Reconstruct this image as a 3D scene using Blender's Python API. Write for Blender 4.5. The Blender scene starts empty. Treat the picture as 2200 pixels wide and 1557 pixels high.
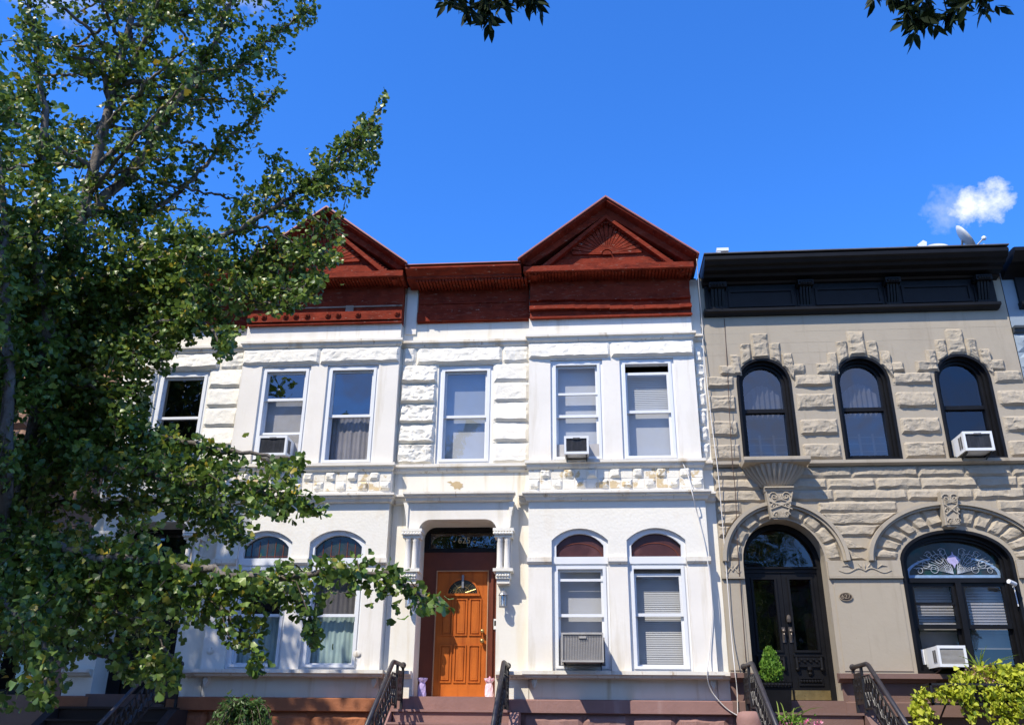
import bpy, math, random
import numpy as np
from mathutils import Vector, Matrix, noise
from mathutils.geometry import tessellate_polygon
PI = math.pi
S = bpy.context.scene
COL = S.collection
random.seed(7); rng = np.random.default_rng(11)

# ------------------------------------------------------------------ camera, sky, sun, exposure
R = np.array([[0.99672224, 0.02191103, -0.07787613],
              [0.0802444, -0.39005477, 0.91728846],
              [0.01027722, 0.92053092, 0.3905345]])
CAM = np.array([0.0, -15.0, 0.0])           # eye level is z = 0, the street lies at z = -1.6
F = 1900.0
cd = bpy.data.cameras.new('camera'); cam = bpy.data.objects.new('camera', cd); COL.objects.link(cam)
cd.sensor_width = 36; cd.lens = 36 * F / 2200; cd.clip_end = 2000; cd.clip_start = 0.05
cam.matrix_world = Matrix(((R[0, 0], R[0, 1], -R[0, 2], CAM[0]), (R[1, 0], R[1, 1], -R[1, 2], CAM[1]), (R[2, 0], R[2, 1], -R[2, 2], CAM[2]), (0, 0, 0, 1)))
S.camera = cam
def at(px, py, Y):
    "surveyed point: photo pixel on the vertical plane y = Y"
    r = R @ np.array([px - 1100.0, -(py - 778.5), F]); t = (Y + 15.0) / r[1]
    return np.array([r[0] * t, Y, r[2] * t])

SUN = Vector((-0.75, -1.0, 1.5)).normalized()
w = bpy.data.worlds.new('World'); S.world = w; w.use_nodes = True
nt = w.node_tree; N = nt.nodes; LK = nt.links
bg = N['Background']; bg.inputs['Strength'].default_value = 0.143
sky = N.new('ShaderNodeTexSky'); sky.sky_type = 'NISHITA'; sky.sun_disc = False
sky.sun_elevation = math.asin(SUN.z); sky.sun_rotation = math.atan2(SUN.x, SUN.y)
sky.air_density = 1.0; sky.dust_density = 0.3; sky.ozone_density = 4.0; sky.altitude = 800
hs = N.new('ShaderNodeHueSaturation'); hs.inputs['Saturation'].default_value = 1.08; hs.inputs['Value'].default_value = 1.0
gr = N.new('ShaderNodeMix'); gr.data_type = 'RGBA'; gr.blend_type = 'MULTIPLY'; gr.inputs['Factor'].default_value = 1; gr.inputs['B'].default_value = (0.98, 1.38, 2.08, 1)
LK.new(sky.outputs[0], gr.inputs['A']); LK.new(gr.outputs['Result'], hs.inputs['Color'])
tc = N.new('ShaderNodeTexCoord')
def wmath(op, a, b=None, clamp=False):
    m = N.new('ShaderNodeMath'); m.operation = op; m.use_clamp = clamp
    for i, v in enumerate((a, b)):
        if v is None: continue
        if hasattr(v, 'type'): LK.new(v, m.inputs[i])
        else: m.inputs[i].default_value = v
    return m.outputs[0]
def cloud(center, radii, nscale, dens):
    "a small cumulus around a direction of the sky: distance falloff plus noise"
    c = Vector(center).normalized(); rx, rz = radii
    right = c.cross(Vector((0, 0, 1))).normalized(); up = right.cross(c)
    def dot(v):
        d = N.new('ShaderNodeVectorMath'); d.operation = 'DOT_PRODUCT'
        LK.new(tc.outputs['Generated'], d.inputs[0]); d.inputs[1].default_value = v; return d.outputs['Value']
    a = wmath('DIVIDE', dot(right), rx); b = wmath('DIVIDE', dot(up), rz)
    r2 = wmath('ADD', wmath('MULTIPLY', a, a), wmath('MULTIPLY', b, b))
    front = wmath('GREATER_THAN', dot(c), 0.0)
    n = N.new('ShaderNodeTexNoise'); n.inputs['Scale'].default_value = nscale; n.inputs['Detail'].default_value = 7; n.inputs['Roughness'].default_value = 0.62
    LK.new(tc.outputs['Generated'], n.inputs['Vector'])
    v = wmath('ADD', wmath('MULTIPLY', wmath('SUBTRACT', n.outputs[0], 0.5), 3.2), wmath('SUBTRACT', 0.75, r2))
    v = wmath('MULTIPLY', v, dens, True)
    return wmath('MULTIPLY', v, front)
m = cloud((0.396, 0.777, 0.489), (0.033, 0.029), 36, 0.95)
m = wmath('MAXIMUM', m, cloud((0.368, 0.787, 0.492), (0.026, 0.030), 60, 0.20))
for ce, ra, ns, de in (((-0.36, 0.635, 0.682), (0.085, 0.020), 18, 0.42), ((-0.48, 0.60, 0.64), (0.06, 0.03), 16, 0.35),
                       ((0.30, -0.82, 0.48), (0.26, 0.10), 7, 0.7), ((-0.60, -0.66, 0.45), (0.22, 0.09), 7, 0.7)):
    m = wmath('MAXIMUM', m, cloud(ce, ra, ns, de))
ci = N.new('ShaderNodeMix'); ci.data_type = 'RGBA'        # unseen cirrus added on the sun's side to make the sky fill less blue
LK.new(cloud((0.0, -0.80, 0.60), (1.15, 0.55), 2.6, 0.8), ci.inputs['Factor']); LK.new(hs.outputs[0], ci.inputs['A']); ci.inputs['B'].default_value = (2.7, 2.65, 2.65, 1)
mx = N.new('ShaderNodeMix'); mx.data_type = 'RGBA'
LK.new(m, mx.inputs['Factor']); LK.new(ci.outputs['Result'], mx.inputs['A']); mx.inputs['B'].default_value = (7.0, 7.2, 7.6, 1)
LK.new(mx.outputs['Result'], bg.inputs['Color'])

sd = bpy.data.lights.new('sun', 'SUN'); sun = bpy.data.objects.new('sun', sd); COL.objects.link(sun)
sd.energy = 5.0; sd.angle = math.radians(0.53); sd.color = (1.0, 0.915, 0.775)
sun.rotation_euler = SUN.to_track_quat('Z', 'Y').to_euler(); sun.location = (-10, -30, 40)
V = S.view_settings; V.view_transform = 'Standard'; V.look = 'None'; V.gamma = 1; V.exposure = 0.26
S.display_settings.display_device = 'sRGB'
S.cycles.max_bounces = 8; S.cycles.transparent_max_bounces = 12; S.cycles.diffuse_bounces = 3; S.cycles.glossy_bounces = 3
S.cycles.caustics_reflective = False; S.cycles.caustics_refractive = False
GZ = -1.6

# ------------------------------------------------------------------ materials
MATS = {}
def mat(name, col, rough=0.75, var=0.12, vs=2.5, stain=None, bump=None, spec=0.3, metal=0.0, fine=None):
    """procedural surface: broad tone variation, optional stains (colour, scale, threshold, softness, z stretch), bump (kind, scale, strength, distance)"""
    if name in MATS: return MATS[name]
    mt = bpy.data.materials.new(name); mt.use_nodes = True; t = mt.node_tree; n = t.nodes; l = t.links
    p = n['Principled BSDF']; p.inputs['Roughness'].default_value = rough; p.inputs['Specular IOR Level'].default_value = spec; p.inputs['Metallic'].default_value = metal
    g = n.new('ShaderNodeNewGeometry')
    def nz(scale, detail=5, stretch=1.0):
        v = g.outputs['Position']
        if stretch != 1.0:
            mp = n.new('ShaderNodeMapping'); mp.inputs['Scale'].default_value = (1, 1, stretch); l.new(v, mp.inputs['Vector']); v = mp.outputs[0]
        x = n.new('ShaderNodeTexNoise'); x.inputs['Scale'].default_value = scale; x.inputs['Detail'].default_value = detail; x.inputs['Roughness'].default_value = 0.6
        l.new(v, x.inputs['Vector']); return x.outputs[0]
    def ramp(f, lo, hi):
        r = n.new('ShaderNodeMapRange'); r.inputs['From Min'].default_value = lo; r.inputs['From Max'].default_value = hi; l.new(f, r.inputs['Value']); return r.outputs[0]
    def mix(f, a, b):
        x = n.new('ShaderNodeMix'); x.data_type = 'RGBA'; l.new(f, x.inputs['Factor'])
        for k, v in (('A', a), ('B', b)):
            if isinstance(v, tuple): x.inputs[k].default_value = (*v, 1)
            else: l.new(v, x.inputs[k])
        return x.outputs['Result']
    lo = tuple(c * (1 - var) for c in col); hi = tuple(min(0.9, c * (1 + var)) for c in col)
    c = mix(ramp(nz(vs), 0.3, 0.7), lo, hi)
    if fine: c = mix(ramp(nz(fine[0], 3), 0.5, 0.75), c, tuple(v * fine[1] for v in col))
    for s in (stain or []):
        sc, ss, th, soft, st = s
        c = mix(ramp(nz(ss, 6, st), th, th + soft), c, sc)
    l.new(c, p.inputs['Base Color'])
    if bump:
        kind, bs, stg, dist = bump
        if kind == 'noise': h = nz(bs, 6)
        else:
            x = n.new('ShaderNodeTexVoronoi'); x.inputs['Scale'].default_value = bs; x.feature = 'SMOOTH_F1'; l.new(g.outputs['Position'], x.inputs['Vector']); h = x.outputs['Distance']
        b = n.new('ShaderNodeBump'); b.inputs['Strength'].default_value = stg; b.inputs['Distance'].default_value = dist
        l.new(h, b.inputs['Height']); l.new(b.outputs[0], p.inputs['Normal'])
    MATS[name] = mt; return mt

def glass(name, tint=(0.75, 0.78, 0.8), refl=0.10, rough=0.02, wavy=0.14):
    if name in MATS: return MATS[name]
    mt = bpy.data.materials.new(name); mt.use_nodes = True; t = mt.node_tree; n = t.nodes; l = t.links
    n.remove(n['Principled BSDF']); out = n['Material Output']
    tr = n.new('ShaderNodeBsdfTransparent'); tr.inputs[0].default_value = (*tint, 1)
    gl = n.new('ShaderNodeBsdfGlossy'); gl.inputs['Roughness'].default_value = rough
    lw = n.new('ShaderNodeFresnel'); lw.inputs['IOR'].default_value = 1.5
    ad = n.new('ShaderNodeMath'); ad.operation = 'ADD'; ad.use_clamp = True; ad.inputs[1].default_value = refl; l.new(lw.outputs[0], ad.inputs[0])
    g = n.new('ShaderNodeNewGeometry'); mi = n.new('ShaderNodeMapRange'); mi.inputs['To Min'].default_value = 1.5; mi.inputs['To Max'].default_value = 1 / 1.5; l.new(g.outputs['Backfacing'], mi.inputs['Value']); l.new(mi.outputs[0], lw.inputs['IOR']); x = n.new('ShaderNodeTexNoise'); x.inputs['Scale'].default_value = 2.2; x.inputs['Detail'].default_value = 1; l.new(g.outputs['Position'], x.inputs['Vector'])
    b = n.new('ShaderNodeBump'); b.inputs['Strength'].default_value = wavy; b.inputs['Distance'].default_value = 0.05; l.new(x.outputs[0], b.inputs['Height']); l.new(b.outputs[0], gl.inputs['Normal'])
    ms = n.new('ShaderNodeMixShader'); l.new(ad.outputs[0], ms.inputs[0]); l.new(tr.outputs[0], ms.inputs[1]); l.new(gl.outputs[0], ms.inputs[2]); l.new(ms.outputs[0], out.inputs[0])
    MATS[name] = mt; return mt

def leafmat(name, cols, rough=0.42, trans=0.35, spec=0.5):
    mt = bpy.data.materials.new(name); mt.use_nodes = True; t = mt.node_tree; n = t.nodes; l = t.links
    p = n['Principled BSDF']; p.inputs['Roughness'].default_value = rough; p.inputs['Specular IOR Level'].default_value = spec
    g = n.new('ShaderNodeNewGeometry'); r = n.new('ShaderNodeValToRGB'); el = r.color_ramp.elements
    el[0].position = cols[0][0]; el[0].color = (*cols[0][1], 1); el[1].position = cols[-1][0]; el[1].color = (*cols[-1][1], 1)
    for pos, c in cols[1:-1]:
        e = el.new(pos); e.color = (*c, 1)
    l.new(g.outputs['Random Per Island'], r.inputs[0]); l.new(r.outputs[0], p.inputs['Base Color'])
    tl = n.new('ShaderNodeBsdfTranslucent'); hs = n.new('ShaderNodeHueSaturation'); hs.inputs['Value'].default_value = 1.3; hs.inputs['Hue'].default_value = 0.485
    l.new(r.outputs[0], hs.inputs['Color']); l.new(hs.outputs[0], tl.inputs[0])
    ms = n.new('ShaderNodeMixShader'); ms.inputs[0].default_value = trans; l.new(p.outputs[0], ms.inputs[1]); l.new(tl.outputs[0], ms.inputs[2]); l.new(ms.outputs[0], n['Material Output'].inputs[0])
    return mt

RUST = (0.42, 0.28, 0.15); GRIME = (0.30, 0.27, 0.22)
M = dict(
    white=mat('white_paint', (0.775, 0.74, 0.675), 0.75, 0.04, 1.5, [((0.66, 0.62, 0.53), 2.2, 0.55, 0.25, 0.2), ((0.60, 0.545, 0.44), 5, 0.56, 0.18, 0.08), (GRIME, 5, 0.72, 0.08, 1)], ('noise', 14, 0.12, 0.02)),
    ivory=mat('ivory_paint', (0.78, 0.745, 0.655), 0.75, 0.05, 1.2, [((0.70, 0.63, 0.48), 2.5, 0.54, 0.25, 0.2), ((0.62, 0.54, 0.40), 5, 0.57, 0.16, 0.08), (RUST, 6, 0.73, 0.05, 1)], ('noise', 12, 0.12, 0.02)),
    trim=mat('weathered_white_trim', (0.74, 0.705, 0.63), 0.8, 0.08, 2, [((0.54, 0.44, 0.30), 3.2, 0.53, 0.22, 0.35), ((0.44, 0.36, 0.26), 9, 0.60, 0.1, 0.3), ((0.16, 0.13, 0.10), 8, 0.70, 0.06, 0.6)], ('noise', 20, 0.2, 0.015)),
    stucco=mat('pebbled_stucco', (0.775, 0.75, 0.68), 0.85, 0.04, 1.5, [((0.68, 0.60, 0.48), 2.4, 0.60, 0.3, 0.4)], ('voronoi', 24, 0.14, 0.02)),
    rockwhite=mat('painted_rock_face', (0.775, 0.745, 0.665), 0.8, 0.05, 2, [((0.66, 0.58, 0.44), 4, 0.66, 0.2, 0.6)], ('noise', 24, 0.35, 0.02)),
    checker=mat('flaking_checker_stone', (0.77, 0.74, 0.66), 0.85, 0.05, 2, [((0.58, 0.46, 0.28), 4.6, 0.555, 0.05, 1), ((0.30, 0.21, 0.13), 9, 0.73, 0.05, 1)], ('noise', 22, 0.4, 0.02)),
    red=mat('flaking_red_paint', (0.205, 0.032, 0.016), 0.8, 0.25, 3, [((0.10, 0.017, 0.011), 4, 0.50, 0.22, 3.0), ((0.22, 0.075, 0.05), 7, 0.58, 0.1, 4.0), ((0.40, 0.29, 0.23), 10, 0.665, 0.03, 3.5), ((0.05, 0.03, 0.025), 11, 0.70, 0.03, 2.0)], ('noise', 16, 0.5, 0.02), 0.08),
    redcap=mat('red_metal_capping', (0.34, 0.125, 0.115), 0.45, 0.15, 3, None, None, 0.5),
    bare=mat('bare_grey_wood', (0.30, 0.24, 0.19), 0.9, 0.25, 6, [((0.12, 0.08, 0.06), 7, 0.55, 0.1, 3)]),
    purple=mat('purple_brown_stone', (0.295, 0.170, 0.150), 0.8, 0.10, 2, [((0.42, 0.30, 0.28), 3, 0.63, 0.2, 0.15), ((0.13, 0.07, 0.06), 6, 0.72, 0.08, 1)], ('noise', 18, 0.3, 0.02)),
    orange=mat('orange_brownstone', (0.36, 0.140, 0.068), 0.85, 0.14, 2.5, [((0.18, 0.075, 0.04), 5, 0.62, 0.15, 1)], ('noise', 18, 0.4, 0.02)),
    tan=mat('tan_limewash', (0.385, 0.336, 0.262), 0.8, 0.045, 1.3, [((0.33, 0.285, 0.22), 2.2, 0.55, 0.2, 0.25), ((0.31, 0.265, 0.20), 6, 0.57, 0.15, 0.07), ((0.26, 0.215, 0.16), 7, 0.70, 0.05, 1)], ('noise', 16, 0.15, 0.02)),
    rocktan=mat('tan_rock_face', (0.395, 0.342, 0.262), 0.85, 0.08, 3, [((0.32, 0.27, 0.21), 6, 0.62, 0.15, 1)], ('noise', 26, 0.5, 0.02)),
    brown=mat('brown_trim_paint', (0.185, 0.115, 0.097), 0.7, 0.08, 2, [((0.25, 0.17, 0.15), 4, 0.64, 0.2, 0.3)], ('noise', 18, 0.2, 0.02)),
    black=mat('black_gloss_paint', (0.007, 0.007, 0.008), 0.45, 0.3, 4, [((0.04, 0.04, 0.042), 7, 0.70, 0.06, 0.5)], ('noise', 14, 0.15, 0.01), 0.22),
    iron=mat('black_wrought_iron', (0.018, 0.017, 0.018), 0.42, 0.3, 9, [((0.09, 0.05, 0.035), 12, 0.70, 0.06, 1)], ('noise', 40, 0.2, 0.01), 0.5),
    ironrail=mat('worn_iron_handrail', (0.035, 0.031, 0.034), 0.40, 0.3, 9, [((0.12, 0.065, 0.045), 8, 0.66, 0.08, 1)], None, 0.5),
    vinyl=mat('white_vinyl_frame', (0.72, 0.74, 0.765), 0.4, 0.03, 3, None, None, 0.5),
    blind=mat('pale_roller_blind', (0.58, 0.58, 0.58), 0.9, 0.05, 2, None, None),
    screen=mat('grey_insect_screen', (0.42, 0.41, 0.41), 0.9, 0.10, 4, None, None),
    slats=mat('venetian_slats', (0.60, 0.60, 0.58), 0.6, 0.04, 2, None, None),
    curtain=mat('grey_net_curtain', (0.28, 0.27, 0.29), 0.9, 0.10, 9, [((0.34, 0.33, 0.35), 20, 0.5, 0.2, 0.05)], None),
    darkcurtain=mat('dim_grey_curtain', (0.13, 0.125, 0.14), 0.9, 0.2, 6),
    teal=mat('pale_teal_shutter', (0.42, 0.56, 0.53), 0.8, 0.1, 4, [((0.26, 0.38, 0.36), 22, 0.55, 0.2, 0.05)], None),
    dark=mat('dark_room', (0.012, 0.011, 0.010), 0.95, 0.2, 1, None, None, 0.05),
    maroon=mat('maroon_transom_panel', (0.060, 0.020, 0.018), 0.35, 0.25, 4, [((0.11, 0.045, 0.04), 3, 0.55, 0.2, 1)], None, 0.5),
    door=mat('orange_stained_door', (0.46, 0.118, 0.016), 0.5, 0.12, 3, [((0.30, 0.066, 0.010), 16, 0.5, 0.25, 0.06), ((0.20, 0.05, 0.012), 4, 0.66, 0.12, 1)], ('noise', 30, 0.1, 0.01), 0.25),
    doorframe=mat('red_brown_door_frame', (0.13, 0.032, 0.014), 0.45, 0.15, 4, [((0.08, 0.02, 0.01), 9, 0.6, 0.2, 0.1)], None, 0.4),
    bead=mat('pale_door_bead', (0.42, 0.25, 0.15), 0.6, 0.1, 5),
    brass=mat('tarnished_brass', (0.40, 0.30, 0.13), 0.35, 0.25, 9, [((0.16, 0.12, 0.06), 12, 0.6, 0.1, 1)], None, 0.5, 0.8),
    gold=mat('gilt_numeral', (0.58, 0.47, 0.26), 0.4, 0.1, 9),
    steel=mat('galvanised_steel', (0.30, 0.31, 0.33), 0.4, 0.15, 12, None, None, 0.5, 0.6),
    acwhite=mat('white_enamel', (0.72, 0.74, 0.76), 0.4, 0.04, 5, [((0.45, 0.33, 0.22), 14, 0.73, 0.05, 1)], None, 0.5),
    acgrey=mat('weathered_grey_metal', (0.40, 0.385, 0.36), 0.55, 0.1, 8, [((0.24, 0.15, 0.09), 12, 0.68, 0.06, 1)], None, 0.4),
    acgrille=mat('dark_condenser_fins', (0.085, 0.082, 0.085), 0.6, 0.2, 20, [((0.16, 0.155, 0.155), 25, 0.5, 0.2, 0.1)], None, 0.4),
    cable=mat('white_cable_sheath', (0.70, 0.68, 0.64), 0.6, 0.05, 3),
    darkcable=mat('brown_cable_sheath', (0.09, 0.055, 0.045), 0.7, 0.1, 3),
    bark=mat('grey_bark', (0.17, 0.150, 0.130), 0.9, 0.3, 5, [((0.055, 0.045, 0.038), 14, 0.52, 0.12, 0.3)], ('noise', 30, 0.8, 0.02)),
    twig=mat('brown_twig', (0.10, 0.075, 0.055), 0.9, 0.25, 9),
    bluegrey=mat('blue_grey_limewash', (0.26, 0.315, 0.365), 0.8, 0.06, 1.5, [((0.22, 0.26, 0.30), 3, 0.6, 0.2, 0.4)], ('noise', 18, 0.3, 0.02)),
    brownstone=mat('pinkish_brownstone', (0.27, 0.165, 0.12), 0.85, 0.12, 2, [((0.16, 0.095, 0.07), 5, 0.6, 0.2, 0.5)], ('noise', 18, 0.4, 0.02)),
    brick=mat('dark_red_brick', (0.20, 0.075, 0.05), 0.85, 0.2, 6, None, ('noise', 20, 0.3, 0.02)),
    roof=mat('tar_roofing', (0.06, 0.058, 0.055), 0.9, 0.2, 2),
    asphalt=mat('asphalt_surface', (0.05, 0.05, 0.052), 0.9, 0.15, 1.5, None, ('noise', 40, 0.4, 0.01)),
    concrete=mat('pavement_concrete', (0.20, 0.19, 0.175), 0.85, 0.1, 1.2, [((0.13, 0.125, 0.115), 3, 0.6, 0.1, 1)], ('noise', 30, 0.2, 0.01)),
    soil=mat('garden_soil', (0.06, 0.045, 0.03), 0.95, 0.3, 5, None, ('noise', 18, 0.8, 0.05)),
    lead=mat('white_leading', (0.45, 0.49, 0.55), 0.4, 0.08, 9, None, None, 0.5),
    blueglass=mat('pale_blue_glass_border', (0.22, 0.33, 0.50), 0.15, 0.2, 12, None, None, 0.6),
    lilac=mat('lilac_jewel_glass', (0.42, 0.38, 0.62), 0.2, 0.15, 14, None, None, 0.6),
    amber=mat('dark_stained_glass', (0.035, 0.034, 0.024), 0.15, 0.6, 3.2, [((0.012, 0.045, 0.038), 4, 0.52, 0.1, 1)], None, 0.5),
    lavender=mat('lavender_tissue', (0.45, 0.36, 0.62), 0.7, 0.15, 14, None, ('noise', 30, 0.6, 0.02)),
    pink=mat('pink_tissue', (0.85, 0.35, 0.50), 0.7, 0.15, 18, None, ('noise', 30, 0.6, 0.02)),
    palepink=mat('pale_pink_tissue', (0.80, 0.58, 0.66), 0.7, 0.12, 14, None, ('noise', 30, 0.6, 0.02)),
    dish=mat('satellite_dish_grey', (0.46, 0.48, 0.49), 0.5, 0.08, 4, None, None, 0.4),
    stonetan=mat('bare_tan_stone', (0.50, 0.38, 0.22), 0.9, 0.12, 8),
)
G = dict(
    clear=glass('clear_window_glass', (0.90, 0.92, 0.94), 0.10), sky=glass('reflective_window_glass', (0.72, 0.76, 0.80), 0.17),
    dim=glass('dark_window_glass', (0.6, 0.6, 0.6), 0.05, 0.02, 0.10), haze=glass('lower_sash_glass', (0.86, 0.87, 0.89), 0.02, 0.08))

# ------------------------------------------------------------------ mesh builder
class MB:
    def __init__(s): s.v = []; s.f = []; s.m = []; s.k = 0
    def add(s, vs, fs):
        o = len(s.v); s.v += [tuple(p) for p in vs]; s.f += [tuple(i + o for i in q) for q in fs]; s.m += [s.k] * len(fs)
    def box(s, x0, x1, y0, y1, z0, z1):
        s.add([(x0, y0, z0), (x1, y0, z0), (x1, y1, z0), (x0, y1, z0), (x0, y0, z1), (x1, y0, z1), (x1, y1, z1), (x0, y1, z1)],
              [(0, 3, 2, 1), (4, 5, 6, 7), (0, 1, 5, 4), (1, 2, 6, 5), (2, 3, 7, 6), (3, 0, 4, 7)])
    def sheet(s, x0, x1, y, z0, z1): s.add([(x0, y, z0), (x1, y, z0), (x1, y, z1), (x0, y, z1)], [(0, 1, 2, 3)])
    def plate(s, pts, y):
        s.add([(x, y, z) for x, z in pts], [tuple(t) for t in tessellate_polygon([[Vector((x, z, 0)) for x, z in pts]])])
    def prism(s, pts, y0, y1):
        "polygon in x-z, front at y0, back at y1"
        n = len(pts); tri = tessellate_polygon([[Vector((x, z, 0)) for x, z in pts]])
        s.add([(x, y0, z) for x, z in pts] + [(x, y1, z) for x, z in pts],
              [tuple(t) for t in tri] + [tuple(i + n for i in t) for t in tri] + [(i, (i + 1) % n, (i + 1) % n + n, i + n) for i in range(n)])
    def wall(s, outer, holes, y, depth):
        "flat wall with openings and their reveals"
        loops = [[Vector((x, z, 0)) for x, z in lp] for lp in [outer] + holes]
        flat = [p for lp in loops for p in lp]
        s.add([(p.x, y, p.y) for p in flat], [tuple(t) for t in tessellate_polygon(loops)])
        for h in holes:
            n = len(h); s.add([(x, y, z) for x, z in h] + [(x, y + depth, z) for x, z in h], [(i, (i + 1) % n, (i + 1) % n + n, i + n) for i in range(n)])
    def ring(s, a, b, y0, y1, closed=True):
        "band between outline a and outline b, front at y0, back at y1"
        n = len(a); k = n if closed else n - 1
        vs = [(x, y0, z) for x, z in a] + [(x, y0, z) for x, z in b] + [(x, y1, z) for x, z in a] + [(x, y1, z) for x, z in b]
        fs = []
        for i in range(k):
            j = (i + 1) % n
            fs += [(i, j, j + n, i + n), (i + n, j + n, j + 3 * n, i + 3 * n), (i, i + 2 * n, j + 2 * n, j)]
        if not closed: fs += [(0, n, 3 * n, 2 * n), (n - 1, 3 * n - 1, 4 * n - 1, 2 * n - 1)]
        s.add(vs, fs)
    def mould(s, prof, x0, x1, mit0=0, mit1=0, y=0.0):
        "profile [(out, z)] run along x; mit = 1 makes the end return back to the wall as a mitre"
        n = len(prof); vs = []
        for (o, z) in prof: vs.append((x0 - (o * mit0), y - o, z))
        for (o, z) in prof: vs.append((x1 + (o * mit1), y - o, z))
        fs = [(i, i + 1, i + 1 + n, i + n) for i in range(n - 1)]
        s.add(vs, fs)
        for mit, x, b in ((mit0, x0, 0), (mit1, x1, n)):
            if mit:
                sg = -mit if b == 0 else mit
                vv = [(x + sg * o, y - o, z) for o, z in prof] + [(x + sg * o, y + 0.02, z) for o, z in prof]
                s.add(vv, [(i, i + 1, i + 1 + n, i + n) for i in range(n - 1)])
            else: s.add([(x, y - o, z) for o, z in prof], [tuple(range(n))])
    def tube(s, pts, r, n=8, cap=True):
        P = [Vector(p) for p in pts]; rr = r if isinstance(r, (list, tuple, np.ndarray)) else [r] * len(P)
        vs = []; fs = []; ref = None
        for i, p in enumerate(P):
            d = (P[min(i + 1, len(P) - 1)] - P[max(i - 1, 0)]).normalized()
            if ref is None: ref = d.orthogonal().normalized()
            ref = (ref - d * ref.dot(d)).normalized(); b = d.cross(ref)
            for k in range(n):
                a = 2 * PI * k / n; vs.append(p + (ref * math.cos(a) + b * math.sin(a)) * rr[i])
        for i in range(len(P) - 1):
            for k in range(n): fs.append((i * n + k, i * n + (k + 1) % n, (i + 1) * n + (k + 1) % n, (i + 1) * n + k))
        if cap: fs += [tuple(range(n - 1, -1, -1)), tuple(range(len(vs) - n, len(vs)))]
        s.add(vs, fs)
    def lathe(s, prof, c, n=14, sx=1.0, sy=1.0, a0=0.0, a1=2 * PI):
        "profile [(r, z)] about the vertical through c"
        full = abs(a1 - a0 - 2 * PI) < 1e-6; k = n if full else n + 1; vs = []; fs = []
        for r, z in prof:
            for i in range(k):
                a = a0 + (a1 - a0) * i / n; vs.append((c[0] + r * math.cos(a) * sx, c[1] + r * math.sin(a) * sy, c[2] + z))
        for j in range(len(prof) - 1):
            for i in range(n): fs.append((j * k + i, j * k + (i + 1) % k, (j + 1) * k + (i + 1) % k, (j + 1) * k + i))
        s.add(vs, fs)
    def ball(s, c, r, n=10):
        s.lathe([(r * math.sin(PI * i / 6), -r * math.cos(PI * i / 6)) for i in range(7)], c, n)
    def rock(s, quad, y, depth, seed, res=0.035, rough=1.0, edge=0.045, tilt=0.0):
        "rock-faced block: quad = 4 corners (x, z) bl, br, tr, tl"
        (ax, az), (bx, bz), (cx, cz), (dx, dz) = quad
        W = max(math.hypot(bx - ax, bz - az), math.hypot(cx - dx, cz - dz)); H = max(math.hypot(dx - ax, dz - az), math.hypot(cx - bx, cz - bz))
        res *= 1.55; rj = random.Random(int(seed * 31) + 5); nx = max(4, int(W / res)); nz = max(4, int(H / res)); vs = []; fs = []
        o = Vector((seed * 7.13 % 91, seed * 3.7 % 57, seed * 1.9 % 37))
        t1, t2 = random.uniform(-1, 1) * .35, random.uniform(-.2, .7) + tilt
        for j in range(nz + 1):
            v = j / nz
            for i in range(nx + 1):
                u = i / nx
                x = (ax * (1 - u) + bx * u) * (1 - v) + (dx * (1 - u) + cx * u) * v; z = (az * (1 - u) + bz * u) * (1 - v) + (dz * (1 - u) + cz * u) * v
                de = min(u * W, (1 - u) * W, v * H, (1 - v) * H)
                e = min(1.0, de / edge) ** 0.4 if de > 0 else 0
                p = Vector((x * 3.2, z * 6.5, 0)) + o
                nn = (1 - abs(noise.noise(p)) * 2) * .40 + noise.noise(p * 2.3) * .38 + noise.noise(p * 5.3) * .12 + rj.uniform(-.10, .10); nn = .45 * nn + .55 * math.floor(nn * 3.5) / 3.5 + .08
                h = .005 + depth * e * max(0.12, 0.62 + rough * nn * .75 + t1 * (u - .5) - t2 * (v - .5) * -1.0)
                jx = noise.noise(p * 1.7 + Vector((9, 0, 0))) * .018 * (1 if 0 < i < nx else .35); jz = noise.noise(p * 1.7 + Vector((0, 9, 3))) * .022 * (1 if 0 < j < nz else .35)
                vs.append((x + jx, y - h, z + jz))
        k = nx + 1
        for j in range(nz):
            for i in range(nx):
                q0, q1, q2, q3 = j * k + i, j * k + i + 1, (j + 1) * k + i + 1, (j + 1) * k + i
                fs += [(q0, q1, q2), (q0, q2, q3)] if rj.random() < .5 else [(q0, q1, q3), (q1, q2, q3)]
        # thin sides so that no gap shows
        rim = [i for i in range(k)] + [j * k + nx for j in range(1, nz + 1)] + [nz * k + i for i in range(nx - 1, -1, -1)] + [j * k for j in range(nz - 1, 0, -1)]
        b0 = len(vs); vs += [(vs[i][0], y + 0.01, vs[i][2]) for i in rim]
        for q in range(len(rim)): fs.append((rim[q], b0 + q, b0 + (q + 1) % len(rim), rim[(q + 1) % len(rim)]))
        s.add(vs, fs)
    def build(s, name, mats, parent=None, smooth=False):
        if not isinstance(mats, (list, tuple)): mats = [mats]
        me = bpy.data.meshes.new(name); off = Vector((0, 0, 0)); q = parent
        while q is not None: off += q.location; q = q.parent
        me.from_pydata([tuple(Vector(p) - off) for p in s.v], [], s.f)
        for mm in mats: me.materials.append(mm)
        if len(mats) > 1: me.polygons.foreach_set('material_index', s.m)
        if smooth: me.polygons.foreach_set('use_smooth', [True] * len(me.polygons))
        me.update(); o = bpy.data.objects.new(name, me); COL.objects.link(o)
        if parent: o.parent = parent
        return o
def tag(o, label=None, cat=None, group=None, kind=None):
    if label: o['label'] = label
    if cat: o['category'] = cat
    if group: o['group'] = group
    if kind: o['kind'] = kind
    return o
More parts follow.
